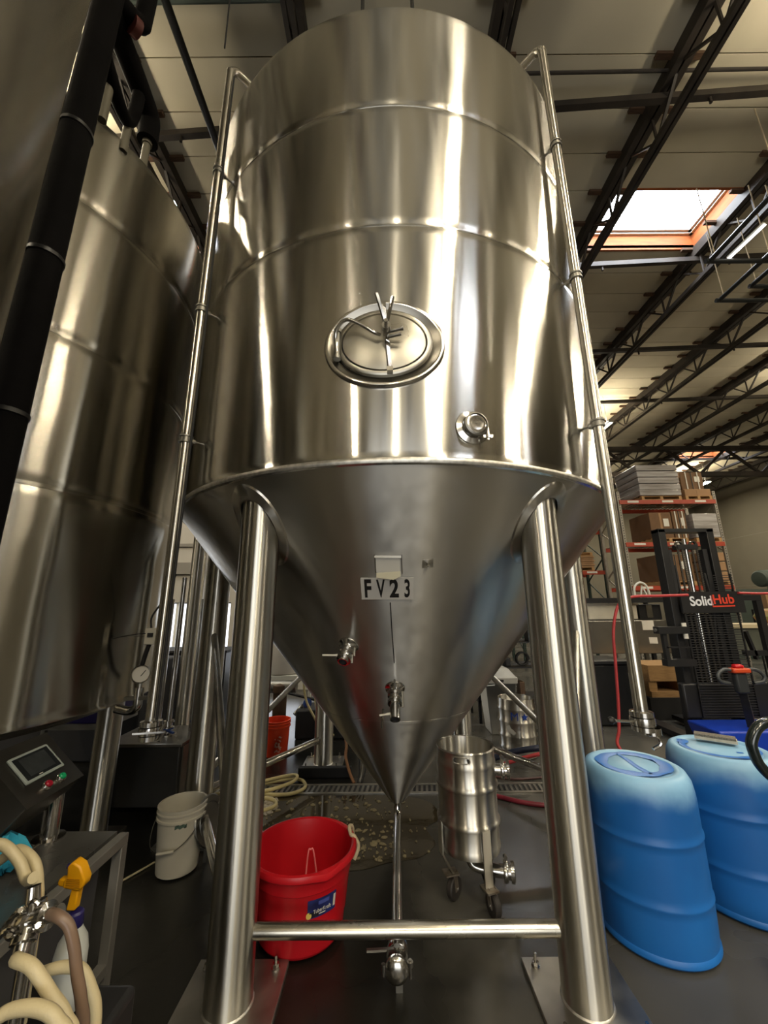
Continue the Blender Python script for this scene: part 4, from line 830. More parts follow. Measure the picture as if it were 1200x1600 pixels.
# blue base cover
BLUE = mat('stacker_blue', '#1238a8', .35, var=.1, vscale=3)
MB().prism([(3.42, .34), (4.75, .34), (4.75, .02), (3.52, .02), (3.47, .2)], Matrix(((1, 0, 0, 0), (0, 0, -1, 4.9), (0, 1, 0, 0), (0, 0, 0, 1))), .46).build('base_cover', BLUE, sk, bevel=.02)
MB().lathe([(.03, 0), (.03, .02), (.05, .03), (.052, .05), (.04, .06), (.001, .062)], (4.22, 4.7, .34), n=18, cap1=True).build('emergency_button', MATS['button_red'], sk)
MB().lohi((3.98, 4.55, .34), (4.16, 4.75, .352)).build('warning_label', mat('label_tan', '#b8a07a', .7), sk)
for x_ in (3.62, 4.2): MB().lathe([(.02, -.03), (.09, -.03), (.09, .03), (.02, .03)], (x_, 4.95, .09), (1, 0, 0), 20).build('wheel', BLACKM, sk)
for x_ in (3.62, 4.15): MB().lohi((x_ - .08, 5.08, .04), (x_ + .08, 6.1, .1)).build('fork', BLACK, sk)

# ================================================================== PALLET RACKS AND THEIR LOADS
ORG = mat('rack_orange', '#a3402a', .5, var=.15, vscale=4); GALV = mat('rack_upright', '#9a9488', .5, .4, var=.2, vscale=12); GREEN = mat('rack_green', '#26352f', .5)
CARD = mat('cardboard', '#9c7a58', .85, var=.12, vscale=5); CARD2 = mat('cardboard_dark', '#6e5238', .85, var=.15, vscale=5); PALW = mat('pallet_wood', '#b08a5c', .85, var=.25, vscale=8, stretch=(1, 6, 6))
WRAP = mat('stretch_wrap', '#b9b6b4', .18, var=.35, vscale=3, bump=.5, bscale=12, stretch=(.4, .4, 3), coat=.8, col2='#857f7a')
def rack(x0, x1, y0, dep, h, levels, up, label):
    t = thing('pallet_rack', label, 'rack', ((x0 + x1) / 2, y0, 0), 'pallet racks at the back')
    for x in (x0, x1):
        for y in (y0, y0 + dep):
            u = MB().lohi((x - .04, y - .035, 0), (x + .04, y + .035, h)).build('upright', up, t)
            hl = MB(); z = .15
            while z < h and y == y0: hl.lohi((x - .012, y - .038, z), (x + .012, y - .034, z + .03)); z += .075
            if hl.v: hl.build('slot_holes', BLACKM, u, kind='stuff')
        z = .3; q_ = 0
        while z < h - .7: MB().bar((x, y0 + dep * (q_ % 2), z), (x, y0 + dep * (1 - q_ % 2), z + .7), .03, .03).build('lattice', up, t); z += .7; q_ += 1
    for z in levels:
        for y in (y0 - .03, y0 + dep + .03):
            b = MB().lohi((x0, y - .025, z - .06), (x1, y + .025, z + .06)).build('beam', ORG, t)
            for f_ in (.14, .5, .84):
                if y < y0: MB().lohi((x0 + (x1 - x0) * f_ - .16, y - .028, z - .02), (x0 + (x1 - x0) * f_ + .16, y - .026, z + .04)).build('beam_tag', PAPER, b)
        dk = MB(); x = x0 + .1
        while x < x1 - .05: dk.lohi((x, y0, z + .045), (x + .02, y0 + dep, z + .06)); x += .12
        dk.build('deck_wires', GALV, t, kind='stuff')
    return t
RY = 11.0
rack(6.83, 9.62, RY, 1.1, 4.85, (2.08, 3.29, 4.53), GALV, 'tall orange beam pallet rack holding cartons behind the stacker')
rack(4.2, 6.94, 12.4, 1.1, 4.3, (2.63, 3.9), GREEN, 'green upright pallet rack half hidden behind the right leg')
def pallet(x0, x1, y0, y1, z, label, g='pallets on the rack'):
    t = thing('pallet', label, 'pallet', ((x0 + x1) / 2, (y0 + y1) / 2, z), g)
    for i in range(3):
        x = x0 + (x1 - x0) * i / 2; MB().lohi((x - .04 + .04 * (1 - i), y0, z + .02), (x + .04 + .04 * (1 - i), y1, z + .1)).build('stringer', PALW, t)
    for i in range(5):
        y = y0 + (y1 - y0 - .1) * i / 4; MB().lohi((x0, y, z + .1), (x1, y + .1, z + .12)).build('board', PALW, t)
    for i in range(3):
        y = y0 + (y1 - y0 - .1) * i / 2; MB().lohi((x0, y, z), (x1, y + .1, z + .02)).build('board', PALW, t)
def carton(x0, x1, y0, y1, z0, z1, label, m=None, lab=True, strap=False, g='cartons on the rack'):
    t = thing('carton', label, 'box', ((x0 + x1) / 2, (y0 + y1) / 2, z0), g)
    MB().lohi((x0, y0, z0), (x1, y1, z1)).build('body', m or CARD, t, bevel=.012)
    MB().lohi((x0 + .01, (y0 + y1) / 2 - .03, z1), (x1 - .01, (y0 + y1) / 2 + .03, z1 + .003)).lohi(((x0 + x1) / 2 - .03, y0 - .003, z0 + .02), ((x0 + x1) / 2 + .03, y0, z1 - .02)).build('tape', CARD2 if m is None else CARD, t)
    if lab: MB().lohi((x0 + (x1 - x0) * .62, y0 - .006, z0 + (z1 - z0) * .45), (x0 + (x1 - x0) * .86, y0 - .003, z0 + (z1 - z0) * .75)).build('label', PAPER, t)
    if strap:
        for f_ in (.25, .5, .78): MB().lohi((x0 + (x1 - x0) * f_ - .015, y0 - .012, z0), (x0 + (x1 - x0) * f_ + .015, y0 - .002, z1)).build('strap', PAPER if f_ != .5 else BLACKM, t)
    return t
def wrapped(x0, x1, y0, y1, z0, z1, label, rows=5):
    t = thing('wrapped_load', label, 'load', ((x0 + x1) / 2, (y0 + y1) / 2, z0), 'plastic wrapped loads on the rack')
    for i in range(rows):
        za, zb = z0 + (z1 - z0) * i / rows, z0 + (z1 - z0) * (i + 1) / rows; j_ = .015 * ((i * 3) % 4 - 1)
        MB().lohi((x0 + j_, y0 + j_, za + .006), (x1 + j_, y1, zb - .006)).build('layer', WRAP, t, bevel=.02)
    return t
ps = ['pallet under the plastic wrapped load on the top shelf', 'pallet at the right end of the top shelf', 'pallet on the middle shelf behind the mast', 'pallet on the middle shelf under the wrapped carton', 'pallet on the lowest shelf behind the mast', 'pallet on the lowest shelf at its right end']
for i, (xa, xb, z) in enumerate(((7.5, 8.66, 4.59), (8.78, 9.55, 4.59), (7.62, 8.62, 3.35), (8.85, 9.56, 3.35), (7.62, 8.62, 2.14), (8.85, 9.56, 2.14))): pallet(xa, xb, RY - .05, RY + .95, z, ps[i])
wrapped(7.45, 8.66, RY - .08, RY + 1.0, 4.71, 5.66, 'shiny plastic wrapped pallet load on the top shelf')
carton(8.80, 9.56, RY - .02, RY + .9, 4.71, 4.92, 'open tan tray at the right end of the top shelf', CARD, False)
carton(8.84, 9.50, RY + .1, RY + .85, 4.93, 5.48, 'strapped dark carton with black tubes, right end of the top shelf', CARD2, True, True)
carton(7.62, 8.24, RY - .04, RY + .9, 3.47, 4.22, 'brown carton with a white label, left of the middle shelf', CARD2, True)
carton(8.27, 8.66, RY - .04, RY + .9, 3.47, 4.25, 'strapped brown carton at the centre of the middle shelf', CARD2, True, True)
wrapped(8.86, 9.56, RY - .05, RY + .95, 3.47, 4.18, 'wrapped pale carton at the right end of the middle shelf', 1)
carton(7.66, 8.62, RY - .02, RY + .9, 2.26, 3.0, 'brown carton on the lowest rack shelf seen through the mast', CARD2, True, True)
for i in range(3): carton(8.88, 9.55, RY - .02, RY + .9, 2.27 + .27 * i, 2.51 + .27 * i, ('bottom', 'middle', 'topmost')[i] + ' of three flat cartons at the right of the lowest shelf', CARD, False)
cs = thing('cardboard_stack', 'stack of flat cardboard sheets on the green rack', 'cardboard', (6.2, 12.3, 2.7))
for i in range(6): MB().lohi((5.5 + .02 * (i % 3), 12.4 - .02 * (i % 2), 2.80 + .06 * i), (6.62 + .03 * (i % 2), 13.3, 2.853 + .06 * i)).build('sheet', CARD, cs)
pallet(5.5, 6.62, 12.4, 13.3, 2.69, 'pallet under the cardboard sheets on the green rack')
pallet(5.5, 6.62, 12.4, 13.3, 3.16, 'dark pallet lying on top of the cardboard sheets')
# right background: green roll, box on a stand
gr = thing('duct_roll', 'long dark green cylinder lying high at the right edge', 'roll', (12.6, 12.0, 0))
MB().cyl((11.0, 11.6, 2.35), (15.0, 12.4, 2.62), .24, n=28).build('roll', mat('roll_green', '#3a443e', .6), gr)
MB().lathe([(.24, 0), (.2, -.06), (.05, -.09)], (11.0, 11.6, 2.35), (1, .2, .067), 28, cap1=True).build('roll_end', MATS['roll_green'], gr)
for x_, y_ in ((11.6, 11.72), (13.8, 12.16)): MB().lohi((x_ - .05, y_ - .3, 0), (x_ + .05, y_ + .3, 2.13 if x_ < 12 else 2.28)).build('support', GREEN, gr)
gt = thing('green_partition', 'dark green panel standing behind the carton at the right edge', 'panel', (14, 13, 0))
MB().lohi((10.9, 12.9, 0), (15.5, 13.0, 2.1)).build('panel', mat('panel_green', '#46504a', .6), gt)
for x_ in (11.4, 15): MB().lohi((x_ - .2, 12.75, 0), (x_ + .2, 13.15, .05)).build('panel_foot', GREEN, gt)
sd_ = thing('wire_stand', 'black wire stand holding a carton by the rack upright', 'stand', (9.1, 9.4, 0))
for x_ in (8.75, 9.05, 9.4):
    MB().lohi((x_ - .012, 9.2, 0), (x_ + .012, 9.224, 1.50)).build('post', BLACK, sd_); MB().lohi((x_ - .012, 9.6, 0), (x_ + .012, 9.624, 1.50)).build('post', BLACK, sd_)
for z in (.9, 1.2, 1.5): MB().lohi((8.74, 9.2, z - .015), (9.42, 9.624, z)).build('shelf', BLACK, sd_)
carton(8.78, 9.38, 9.22, 9.6, 1.5, 1.86, 'carton with two white labels on the black wire stand', CARD, True, False, 'cartons off the rack')
# middle ground behind the stacker
STL = mat('brushed_trough', (.42, .40, .36), .3, 1, var=.2, vscale=3)
cv = thing('conveyor_frame', 'long black overhead rail frame behind the right legs', 'frame', (4.0, 7.0, 0))
MB().lohi((2.7, 6.95, 1.66), (5.0, 7.05, 1.74)).build('rail', BLACK, cv); MB().lohi((2.7, 7.5, 1.66), (5.0, 7.6, 1.74)).build('rail', BLACK, cv)
for x_ in (2.8, 4.9):
    for y_ in (7.0, 7.55): MB().lohi((x_ - .03, y_ - .03, 0), (x_ + .03, y_ + .03, 1.66)).build('post', BLACK, cv)
MB().tube([(4.35, 6.96, 1.74), (4.37, 6.96, 1.92), (4.47, 6.96, 2.0), (4.58, 6.96, 1.94), (4.62, 6.96, 1.74)], .018, 8).build('hoop', ALU, cv)
MB().bar((4.45, 6.96, 1.74), (4.50, 6.96, 1.95), .02, .02).bar((4.5, 6.96, 1.95), (4.58, 6.96, 1.74), .02, .02).build('hoop_brace', ALU, cv)
wbn = thing('white_bin', 'white plastic bin above the steel trough', 'bin', (4.0, 7.2, 1.36))
MB().lohi((3.55, 7.06, 1.37), (4.42, 7.48, 1.64)).build('body', WHITEP, wbn, bevel=.02); MB().lohi((3.53, 7.055, 1.615), (4.44, 7.49, 1.65)).build('rim', WHITEP, wbn)
dbn = thing('dark_machine', 'small dark machine with chrome guide beside the white bin', 'machine', (4.7, 7.2, 1.36))
MB().lohi((4.46, 7.08, 1.37), (4.85, 7.45, 1.63)).build('body', BLACK, dbn, bevel=.01); MB().lohi((4.58, 7.06, 1.40), (4.68, 7.08, 1.62)).build('guide', POL, dbn)
tr = thing('steel_trough', 'long brushed steel trough on legs behind the right legs', 'trough', (4.2, 7.2, 0))
MB().lohi((3.1, 7.0, .82), (4.86, 7.6, 1.36)).build('body', STL, tr, bevel=.01)
for x_ in (3.2, 4.76):
    for y_ in (7.06, 7.54): MB().lohi((x_ - .03, y_ - .03, 0), (x_ + .03, y_ + .03, .82)).build('leg', STL, tr)
MB().lohi((4.42, 6.99, 1.2), (4.62, 7.0, 1.36)).build('label', PAPER, tr)
MB().lohi((4.50, 6.99, .98), (4.64, 7.0, 1.08)).build('label', PAPER, tr)
tr2 = thing('wrapped_trough', 'grey trough under clear wrap right of the stacker mast', 'trough', (6.6, 7.2, 0))
MB().lohi((5.5, 7.0, .78), (8.2, 7.6, 1.22)).build('body', mat('dark_wrapped', '#55584f', .2, var=.3, vscale=3, coat=.6, bump=.3, bscale=8), tr2, bevel=.015)
MB().lohi((5.45, 6.96, 1.22), (8.25, 7.64, 1.28)).build('rim', mat('rim_cream', '#b9ab8a', .6), tr2)
for x_ in (5.6, 8.1):
    for y_ in (7.06, 7.54): MB().lohi((x_ - .03, y_ - .03, 0), (x_ + .03, y_ + .03, .78)).build('leg', BLACK, tr2)
gp_ = thing('green_produce_bag', 'green and red printed bag on the wrapped trough', 'bag', (6.95, 7.3, 1.28))
MB().lathe([(.02, 0), (.2, .03), (.24, .12), (.18, .22), (.05, .26)], (6.95, 7.3, 1.28), n=20, cap1=True).build('bag', mat('bag_green', '#5d7a45', .6, var=.6, vscale=9, col2='#a5563c'), gp_)
cr = thing('wooden_crate', 'pale wooden crate on a dark stack behind the stacker mast', 'crate', (4.6, 6.5, 0))
for z0_, z1_ in ((.52, .74), (.30, .38)): MB().lohi((3.9, 6.2, z0_), (5.1, 6.8, z1_)).build('slab', PALW, cr)
for x_ in (3.95, 4.4, 5.0): MB().lohi((x_ - .06, 6.22, .38), (x_ + .06, 6.78, .52)).build('block', PALW, cr)
MB().lohi((3.85, 6.18, 0), (5.15, 6.82, .30)).build('dark_base', BLACKM, cr)
bt = thing('black_tote', 'large black wrapped tote behind the right hand pipe', 'tote', (3.0, 6.2, 0))
MB().lohi((2.62, 5.9, 0), (3.48, 6.5, .80)).build('body', mat('black_wrap', (.012, .012, .012), .35, bump=.6, bscale=7), bt, bevel=.03)
MB().lohi((2.58, 5.87, .80), (3.5, 6.53, .85)).build('lid', BLACK, bt, bevel=.01)
mg_ = thing('white_mug', 'white rounded cup on the black tote beside the rear leg', 'cup', (2.72, 6.0, .85))
MB().lathe([(.02, 0), (.06, .01), (.075, .05), (.08, .12), (.07, .13), (.06, .05)], (2.72, 6.0, .85), n=20, cap0=True).build('bowl', WHITEP, mg_)
MB().tube([(2.79, 6.0, .95), (2.84, 6.0, .93), (2.83, 6.0, .88), (2.78, 6.0, .87)], .01, 8).build('ear', WHITEP, mg_)
eq = thing('equipment_rack', 'dark shelf of tools and coiled cables between the right legs', 'shelf', (2.1, 6.4, 0))
for x_ in (1.35, 2.5):
    for y_ in (6.1, 6.7): MB().lohi((x_ - .02, y_ - .02, 0), (x_ + .02, y_ + .02, 1.5)).build('post', BLACK, eq)
for z in (.3, .75, 1.1, 1.48): MB().lohi((1.33, 6.08, z - .02), (2.52, 6.72, z)).build('shelf', BLACK, eq)
for i in range(12):
    x_ = 1.42 + .09 * i; z = (.3, .75, 1.1)[i % 3]; h_ = random.uniform(.12, .26)
    if i % 4 == 3: MB().tube([(x_ + .09 * math.cos(a), 6.15 + .01 * a, z + .1 + .09 * math.sin(a)) for a in [R(40 * k) for k in range(20)]], .012, 6, 3).build('cable_coil', BLACKM, eq)
    else: MB().lohi((x_, 6.14, z), (x_ + .075, 6.3, z + h_)).build('tool_case', (BLACK, DSTEEL, MATS['brown_metal'], WHITEP)[i % 4 if i % 5 else 3], eq, bevel=.01)
# keg marked M star, grey bin, hoses on the floor at the right rear
k2 = thing('lettered_keg', 'steel keg with blue M and star beyond the right front leg', 'keg', (1.50, 4.9, 0)); c = V(1.50, 4.9, 0); r2 = .205
pr = [(r2 - .03, 0), (r2 - .012, .01), (r2 - .008, .07)]
for z in (.10, .22, .36, .49): pr += [(r2 - .004, z - .02), (r2 + .006, z - .005), (r2 + .006, z + .005), (r2 - .004, z + .02)]
pr += [(r2 - .006, .56), (r2 - .01, .59), (r2 - .022, .585), (r2 - .026, .53), (.05, .55), (.04, .565), (.001, .565)]
MB().lathe(pr, c, n=48, cap0=True).build('body', KEGM, k2)
BL = mat('stencil_blue', '#20409a', .5)
for ch, an_ in (('M', -114), ('*', -84)):
    d = V(math.cos(R(an_)), math.sin(R(an_)), 0); o_ = c + d * (r2 + .004) + V(0, 0, .425); mx = frame(o_, (-d.y, d.x, 0), d)
    if ch == 'M': text('letter', 'M', BL, k2, mx, .115, .0, 1.05, .0008)
    else:
        MB().prism([((.042 if i % 2 == 0 else .018) * math.cos(R(90 + 36 * i)), (.042 if i % 2 == 0 else .018) * math.sin(R(90 + 36 * i))) for i in range(10)], mx, .002).build('star', BL, k2)
d = V(math.cos(R(-128)), math.sin(R(-128)), 0)
MB().prism([(-.05, .03), (-.01, .05), (.0, .02), (.06, -.02), (.03, -.05), (-.03, -.02)], frame(c + d * (r2 + .002) + V(0, 0, .29), (-d.y, d.x, 0), d), .002).build('torn_label', PAPER, k2)
gb_ = thing('grey_bin', 'tall grey plastic bin behind the lettered keg', 'bin', (1.52, 5.75, 0))
GREYB = mat('grey_plastic', '#a3a29d', .5, var=.1)
MB().quadstrip([[V(1.52 + sx * w_, 5.75 + sy * w_ * 1.1, z) for sx, sy in ((-1, -1), (1, -1), (1, 1), (-1, 1))] for w_, z in ((.15, 0), (.2, .62), (.2, .63))], True, True, True).build('body', GREYB, gb_, bevel=.02)
MB().quadstrip([[V(1.52 + sx * w_, 5.75 + sy * w_ * 1.1, z) for sx, sy in ((-1, -1), (1, -1), (1, 1), (-1, 1))] for w_, z in ((.215, .62), (.22, .70), (.20, .71), (.13, .80), (.02, .82))], True, True, True).build('lid', GREYB, gb_, bevel=.01)
MB().lohi((1.44, 5.50, .65), (1.55, 5.515, .675)).build('lid_slot', BLACKM, gb_)
RH = mat('red_hose', '#b23a3c', .45, var=.15, vscale=10); 
def hose(pts, r_, m, label, name='hose'): return tag(MB().tube(pts, r_, 10, 8).build(name, m), label, 'hose')
hose([(3.5, 4.62, 1.72), (3.1, 4.55, 1.71), (2.78, 4.5, 1.70), (2.62, 4.5, 1.62), (2.52, 4.5, 1.35), (2.49, 4.5, 1.0), (2.46, 4.5, .6), (2.42, 4.48, .36), (2.38, 4.45, .2), (2.55, 4.3, .03), (3.1, 4.1, .02)], .016, RH, 'red hose draped from the stacker down beside the rear leg')
hose([(4.30, 4.86, 1.745), (4.7, 4.95, 1.74), (5.2, 5.05, 1.76), (6.2, 5.3, 1.86)], .015, RH, 'red hose stretching off to the right edge above the stacker frame')
hose([(.95, 3.86, .018), (1.2, 3.72, .018), (1.6, 3.66, .018), (2.0, 3.72, .018), (2.5, 3.9, .018)], .018, mat('dark_red_hose', '#7a2430', .4), 'dark red hose lying on the floor beyond the drain')
hose([(.98, 4.6, .02), (1.15, 4.62, .06), (1.35, 4.55, .14), (1.62, 4.5, .19), (1.9, 4.5, .2), (2.3, 4.6, .03)], .03, mat('navy_hose', '#1c2236', .5), 'thick navy hose arching past the lettered keg')
hose([(1.0, 4.45, .02), (1.2, 4.45, .06), (1.42, 4.42, .13), (1.65, 4.40, .16), (2.0, 4.4, .05), (2.3, 4.35, .02)], .018, RH, 'thin red hose running beside the navy hose')
hose([(.9, 4.35, .012), (1.2, 4.22, .012), (1.5, 4.25, .012), (1.75, 4.35, .012), (2.1, 4.2, .012)], .010, mat('brown_cable', '#4c302c', .5), 'thin brown cable winding over the floor by the rear leg', 'cable')
hose([(.8, 5.2, .62), (1.0, 5.1, .66), (1.3, 5.0, .70)], .006, ALU, 'thin white cord strung from the rear leg to the lettered keg', 'cord')
# hanging tube frames at the upper right
def tube_frame(x0, y1, z, ln, w_, label):
    t = thing('tube_hanger', label, 'frame', (x0, y1, z), 'hanging tube frames at upper right')
    m = mat('frame_tube', '#2a2c2c', .35, .3)
    MB().tube([(x0 + w_, y1, z), (x0 + .1, y1, z), (x0 + .03, y1 - .01, z), (x0, y1 - .06, z), (x0, y1 - .2, z), (x0, y1 - ln, z)], .035, 10, 4).build('tube', m, t)
    MB().tube([(x0 + .3, y1 - ln, z), (x0, y1 - ln, z)], .035, 10).build('end_bar', m, t)
    for p in ((x0 + .02, y1 - .08), (x0, y1 - ln * .6), (x0 + w_ * .6, y1)): MB().cyl((p[0], p[1], z), (p[0] - .02, p[1], ZC - .7), .008, n=6).build('cord', ROPE, t)
tube_frame(4.9, 4.79, 6.6, 1.8, 2.2, 'upper black tube frame hung on cords below the skylight')
tube_frame(5.685, 5.57, 6.6, 1.5, 2.0, 'lower black tube frame hung on cords at the right edge')
tube_frame(5.95, 5.27, 6.6, 1.0, 1.6, 'small inner black tube frame inside the lower hung frame')
lf = thing('small_light_bar', 'small bright bar lamp between the hanging tube frames', 'light', (5.3, 4.6, 6.75))
MB().bar((5.25, 4.85, 6.72), (5.35, 4.35, 6.78), .05, .03).build('housing', ALU, lf); MB().bar((5.25, 4.85, 6.70), (5.35, 4.35, 6.76), .04, .012).build('diffuser', mat('bar_lamp', '#ffffff', .4, emit=6), lf)

# ================================================================== LEFT FOREGROUND: cart, touch panel, hoses, sprayer
CART = mat('cart_steel', (.33, .315, .285), .48, .55, var=.25, vscale=6, rvar=.08)
ct = thing('steel_cart', 'stainless square tube cart at lower left carrying the touch panel', 'cart', (-1.6, 1.5, 0))
CX1, CX0, CYF, CYN, CZ = -1.135, -1.57, 2.01, .55, .65
tt = .04
MB().lohi((CX0, CYN, CZ - .012), (CX1 - tt - .012, CYF - .002, CZ + .004)).build('top_sheet', mat('cart_top', (.17, .165, .15), .3, .6, var=.3, vscale=5, rvar=.08), ct)
MB().lohi((CX1 - tt, CYN, CZ - tt), (CX1, CYF, CZ)).build('side_rail', CART, ct, bevel=.003)
MB().lohi((CX0, CYF - tt, CZ - tt - .014), (CX1 - tt, CYF, CZ - .014)).build('end_rail', CART, ct, bevel=.003)
for y_ in (CYF - tt, .6):
    lg = MB().lohi((CX1 - tt, y_, .1), (CX1, y_ + tt, CZ - tt)).build('leg', CART, ct, bevel=.003)
    MB().lathe([(.015, -.016), (.05, -.014), (.05, .014), (.015, .016)], (CX1 - .02, y_ + .02, .05), (1, 0, 0), 20).build('caster', BLACK, lg)
    lg = MB().lohi((CX0, y_, .1), (CX0 + tt, y_ + tt, CZ - tt)).build('leg', CART, ct)
    MB().lathe([(.015, -.016), (.05, -.014), (.05, .014), (.015, .016)], (CX0 + .02, y_ + .02, .05), (1, 0, 0), 20).build('caster', BLACK, lg)
MB().lohi((CX1 - tt, .64, .17), (CX1, CYF - tt, .21)).build('lower_rail', CART, ct, bevel=.003)
MB().lohi((CX0, .64, .16), (CX1 - tt, CYF - tt, .17)).build('lower_shelf', CART, ct)
MB().lohi((CX1 - tt - .02, .9, .22), (CX1 - tt - .01, CYF - .1, .60)).build('side_panel', mat('cart_dark_panel', (.10, .10, .105), .4, .5), ct)
# touch panel
tp = thing('touch_panel', 'tilted steel control box with touch screen, red and green buttons', 'control panel', (-1.45, 1.9, CZ))
pc = V(-1.453, 1.823, .981); a_, ti = R(93.6), R(47.3)
e = V(math.cos(a_), math.sin(a_), 0); nn = V(math.sin(a_) * math.cos(ti), -math.cos(a_) * math.cos(ti), math.sin(ti)); upv = nn.cross(e); upv = upv if upv.z > 0 else -upv
mx = frame(pc, e, nn)
L2 = lambda x, y, z: mx @ V(x, y, z)
PANM = mat('panel_box_steel', (.17, .162, .145), .34, 1, var=.2, vscale=5, rvar=.06)
bxm = MB()
sx0, sx1, sy0, sy1 = -.155, .15, -.142, .115
bxm.prism([(sx0, sy0), (sx1, sy0), (sx1, sy1), (sx0, sy1)], mx @ Matrix.Translation((0, 0, -.16)), .158)
bxm.build('case', PANM, tp, bevel=.004)
MB().prism([(sx0 - .003, sy0 - .003), (sx1 + .003, sy0 - .003), (sx1 + .003, sy1 + .003), (sx0 - .003, sy1 + .003)], mx @ Matrix.Translation((0, 0, -.004)), .004).build('door', PANM, tp)
sc_ = MB().prism(rrect(.2, .127, .006), mx, .008).build('screen_bezel', mat('bezel_grey', '#9aa39e', .5), tp, bevel=.002)
MB().prism([(-.088, -.052), (.088, -.052), (.088, .053), (-.088, .053)], mx @ Matrix.Translation((0, 0, .0075)), .0015).build('screen_border', mat('screen_black', (.012, .014, .016), .12), sc_)
MB().prism([(-.066, -.040), (.066, -.040), (.066, .043), (-.066, .043)], mx @ Matrix.Translation((0, 0, .0092)), .0006).build('screen', mat('screen_dust', (.035, .04, .042), .3, var=.5, vscale=22, col2=(.018, .021, .023)), sc_)
MB().prism([(-.03, -.049), (-.012, -.049), (-.012, -.046), (-.03, -.046)], mx @ Matrix.Translation((0, 0, .0092)), .0006).build('screen_mark', PAPER, sc_)
for u, col, nm in ((-.035, '#a0132c', 'stop_button'), (.04, '#149a62', 'start_button')):
    bpos = L2(u, -.105, 0)
    MB().lathe([(.019, 0), (.019, .012), (.016, .016), (.013, .016)], bpos, nn, 22).build(nm + '_ring', POL, tp)
    MB().lathe([(.0135, .012), (.0135, .02), (.011, .023), (.001, .023)], bpos, nn, 20, cap1=True).build(nm, mat(nm, col, .3), tp)
sb0 = V(-1.447, 1.955, CZ + .004)
MB().tube([sb0, sb0 + V(0, 0, .12), sb0 + V(-.005, -.005, .19), sb0 + V(-.03, -.03, .25), sb0 + V(-.075, -.06, .30)], .034, 18).build('swan_neck', POL, tp)
MB().lathe([(.06, 0), (.06, .006), (.03, .01), (.028, .04)], sb0, n=24).build('neck_flange', POL, tp)
cl = thing('hose_clamp', 'chrome spring clamp lying on the cart top by the swan neck', 'clamp', (-1.42, 1.82, CZ + .004))
MB().lathe([(.02, 0), (.026, 0), (.026, .016), (.02, .016), (.02, 0)], (-1.46, 1.80, CZ + .004), n=20).build('band', POL, cl)
MB().tube([(-1.45, 1.80, CZ + .015), (-1.43, 1.83, CZ + .02), (-1.41, 1.86, CZ + .03)], .005, 8).build('arm', POL, cl)
gl = thing('cyan_cloth', 'crumpled cyan cloth at the left edge above the hoses', 'cloth', (-1.40, 1.70, .655))
rg = []
for i in range(9):
    rg.append([V(-1.405 + .075 * math.sin(math.pi * i / 8) * math.cos(2 * math.pi * j / 20) * (1 + .25 * math.sin(j * 2.7 + i)), 1.70 + .05 * math.sin(math.pi * i / 8) * math.sin(2 * math.pi * j / 20), 0.667 + .13 * i / 8 + .010 * math.sin(j * 3.1 + i * 1.7)) for j in range(20)])
MB().quadstrip(rg).build('cloth', mat('cyan_paper', '#2f9cb8', .75, var=.15, vscale=20, bump=.3, bscale=50), gl)
# hoses, manifold and spray bottle in the lower left corner
CREAM = mat('cream_brew_hose', '#c9ba93', .38, var=.12, vscale=12, bump=.12, bscale=120); BRN = mat('brown_brew_hose', '#7a6454', .35, var=.15, vscale=9)
pm = thing('transfer_pump', 'dark pump block under the tangle of brewing hoses', 'pump', (-1.0, 1.3, 0))
MB().lohi((-1.10, 1.02, .08), (-.76, 1.5, .50)).build('body', BLACK, pm, bevel=.02)
for x_ in (-1.05, -.82):
    for y_ in (1.08, 1.44): MB().cyl((x_, y_, 0), (x_, y_, .08), .02, n=10).build('foot', BLACKM, pm)
hm = thing('hose_manifold', 'chrome clamp manifold joining the brewing hoses', 'manifold', (-.93, 1.22, .5))
MB().cyl((-.905, 1.22, .34), (-.905, 1.22, .84), .026, n=16).build('riser', POL, hm)
MB().lathe([(.025, -.1), (.025, -.07), (.044, -.066), (.044, -.05), (.034, -.048), (.034, -.02), (.044, -.018), (.044, 0), (.03, .004), (.03, .05), (.044, .052), (.044, .07), (.024, .075), (.024, .12)], (-.905, 1.215, .835), V(1, -.15, .32), 24, cap0=True, cap1=True).build('cross_body', POL, hm)
MB().lathe([(.024, 0), (.024, .02), (.042, .024), (.042, .04), (.024, .044), (.022, .09)], (-.91, 1.22, .845), V(-.25, .15, 1), 24).build('upper_neck', POL, hm)
MB().lathe([(.024, 0), (.024, .02), (.04, .024), (.04, .04), (.024, .044), (.022, .08)], (-.905, 1.2, .82), V(.2, -.4, -.5), 24).build('lower_neck', POL, hm)
MB().tube([(-.90, 1.19, .875), (-.89, 1.17, .91), (-.87, 1.165, .925), (-.85, 1.165, .915)], .008, 8).build('lever', POL, hm)
MB().tube([(-.99, 1.19, .80), (-.96, 1.16, .835), (-.93, 1.15, .85), (-.91, 1.15, .845)], .007, 8).build('lever', POL, hm)
for p in ((-.85, 1.19, .835), (-.955, 1.2, .80), (-.93, 1.2, .875)): MB().cyl(V(p), V(p) + V(.012, -.03, .02), .009, n=8).cyl(V(p) + V(-.012, -.02, .012), V(p) + V(.03, -.02, .012), .006, n=6).build('wing_nut', POL, hm)
kc_ = V(-.9, 1.2, .84); hm.location = kc_ + (V(hm.location) - kc_) * .68; hm.scale = (.68, .68, .68)
hose([(-1.30, 1.34, .93), (-1.125, 1.30, .959), (-1.081, 1.30, .953), (-1.034, 1.30, .917), (-.996, 1.29, .88), (-.955, 1.26, .90)], .0135, CREAM, 'cream brewing hose arching in from the left edge, upper outer loop', 'brewing_hose')
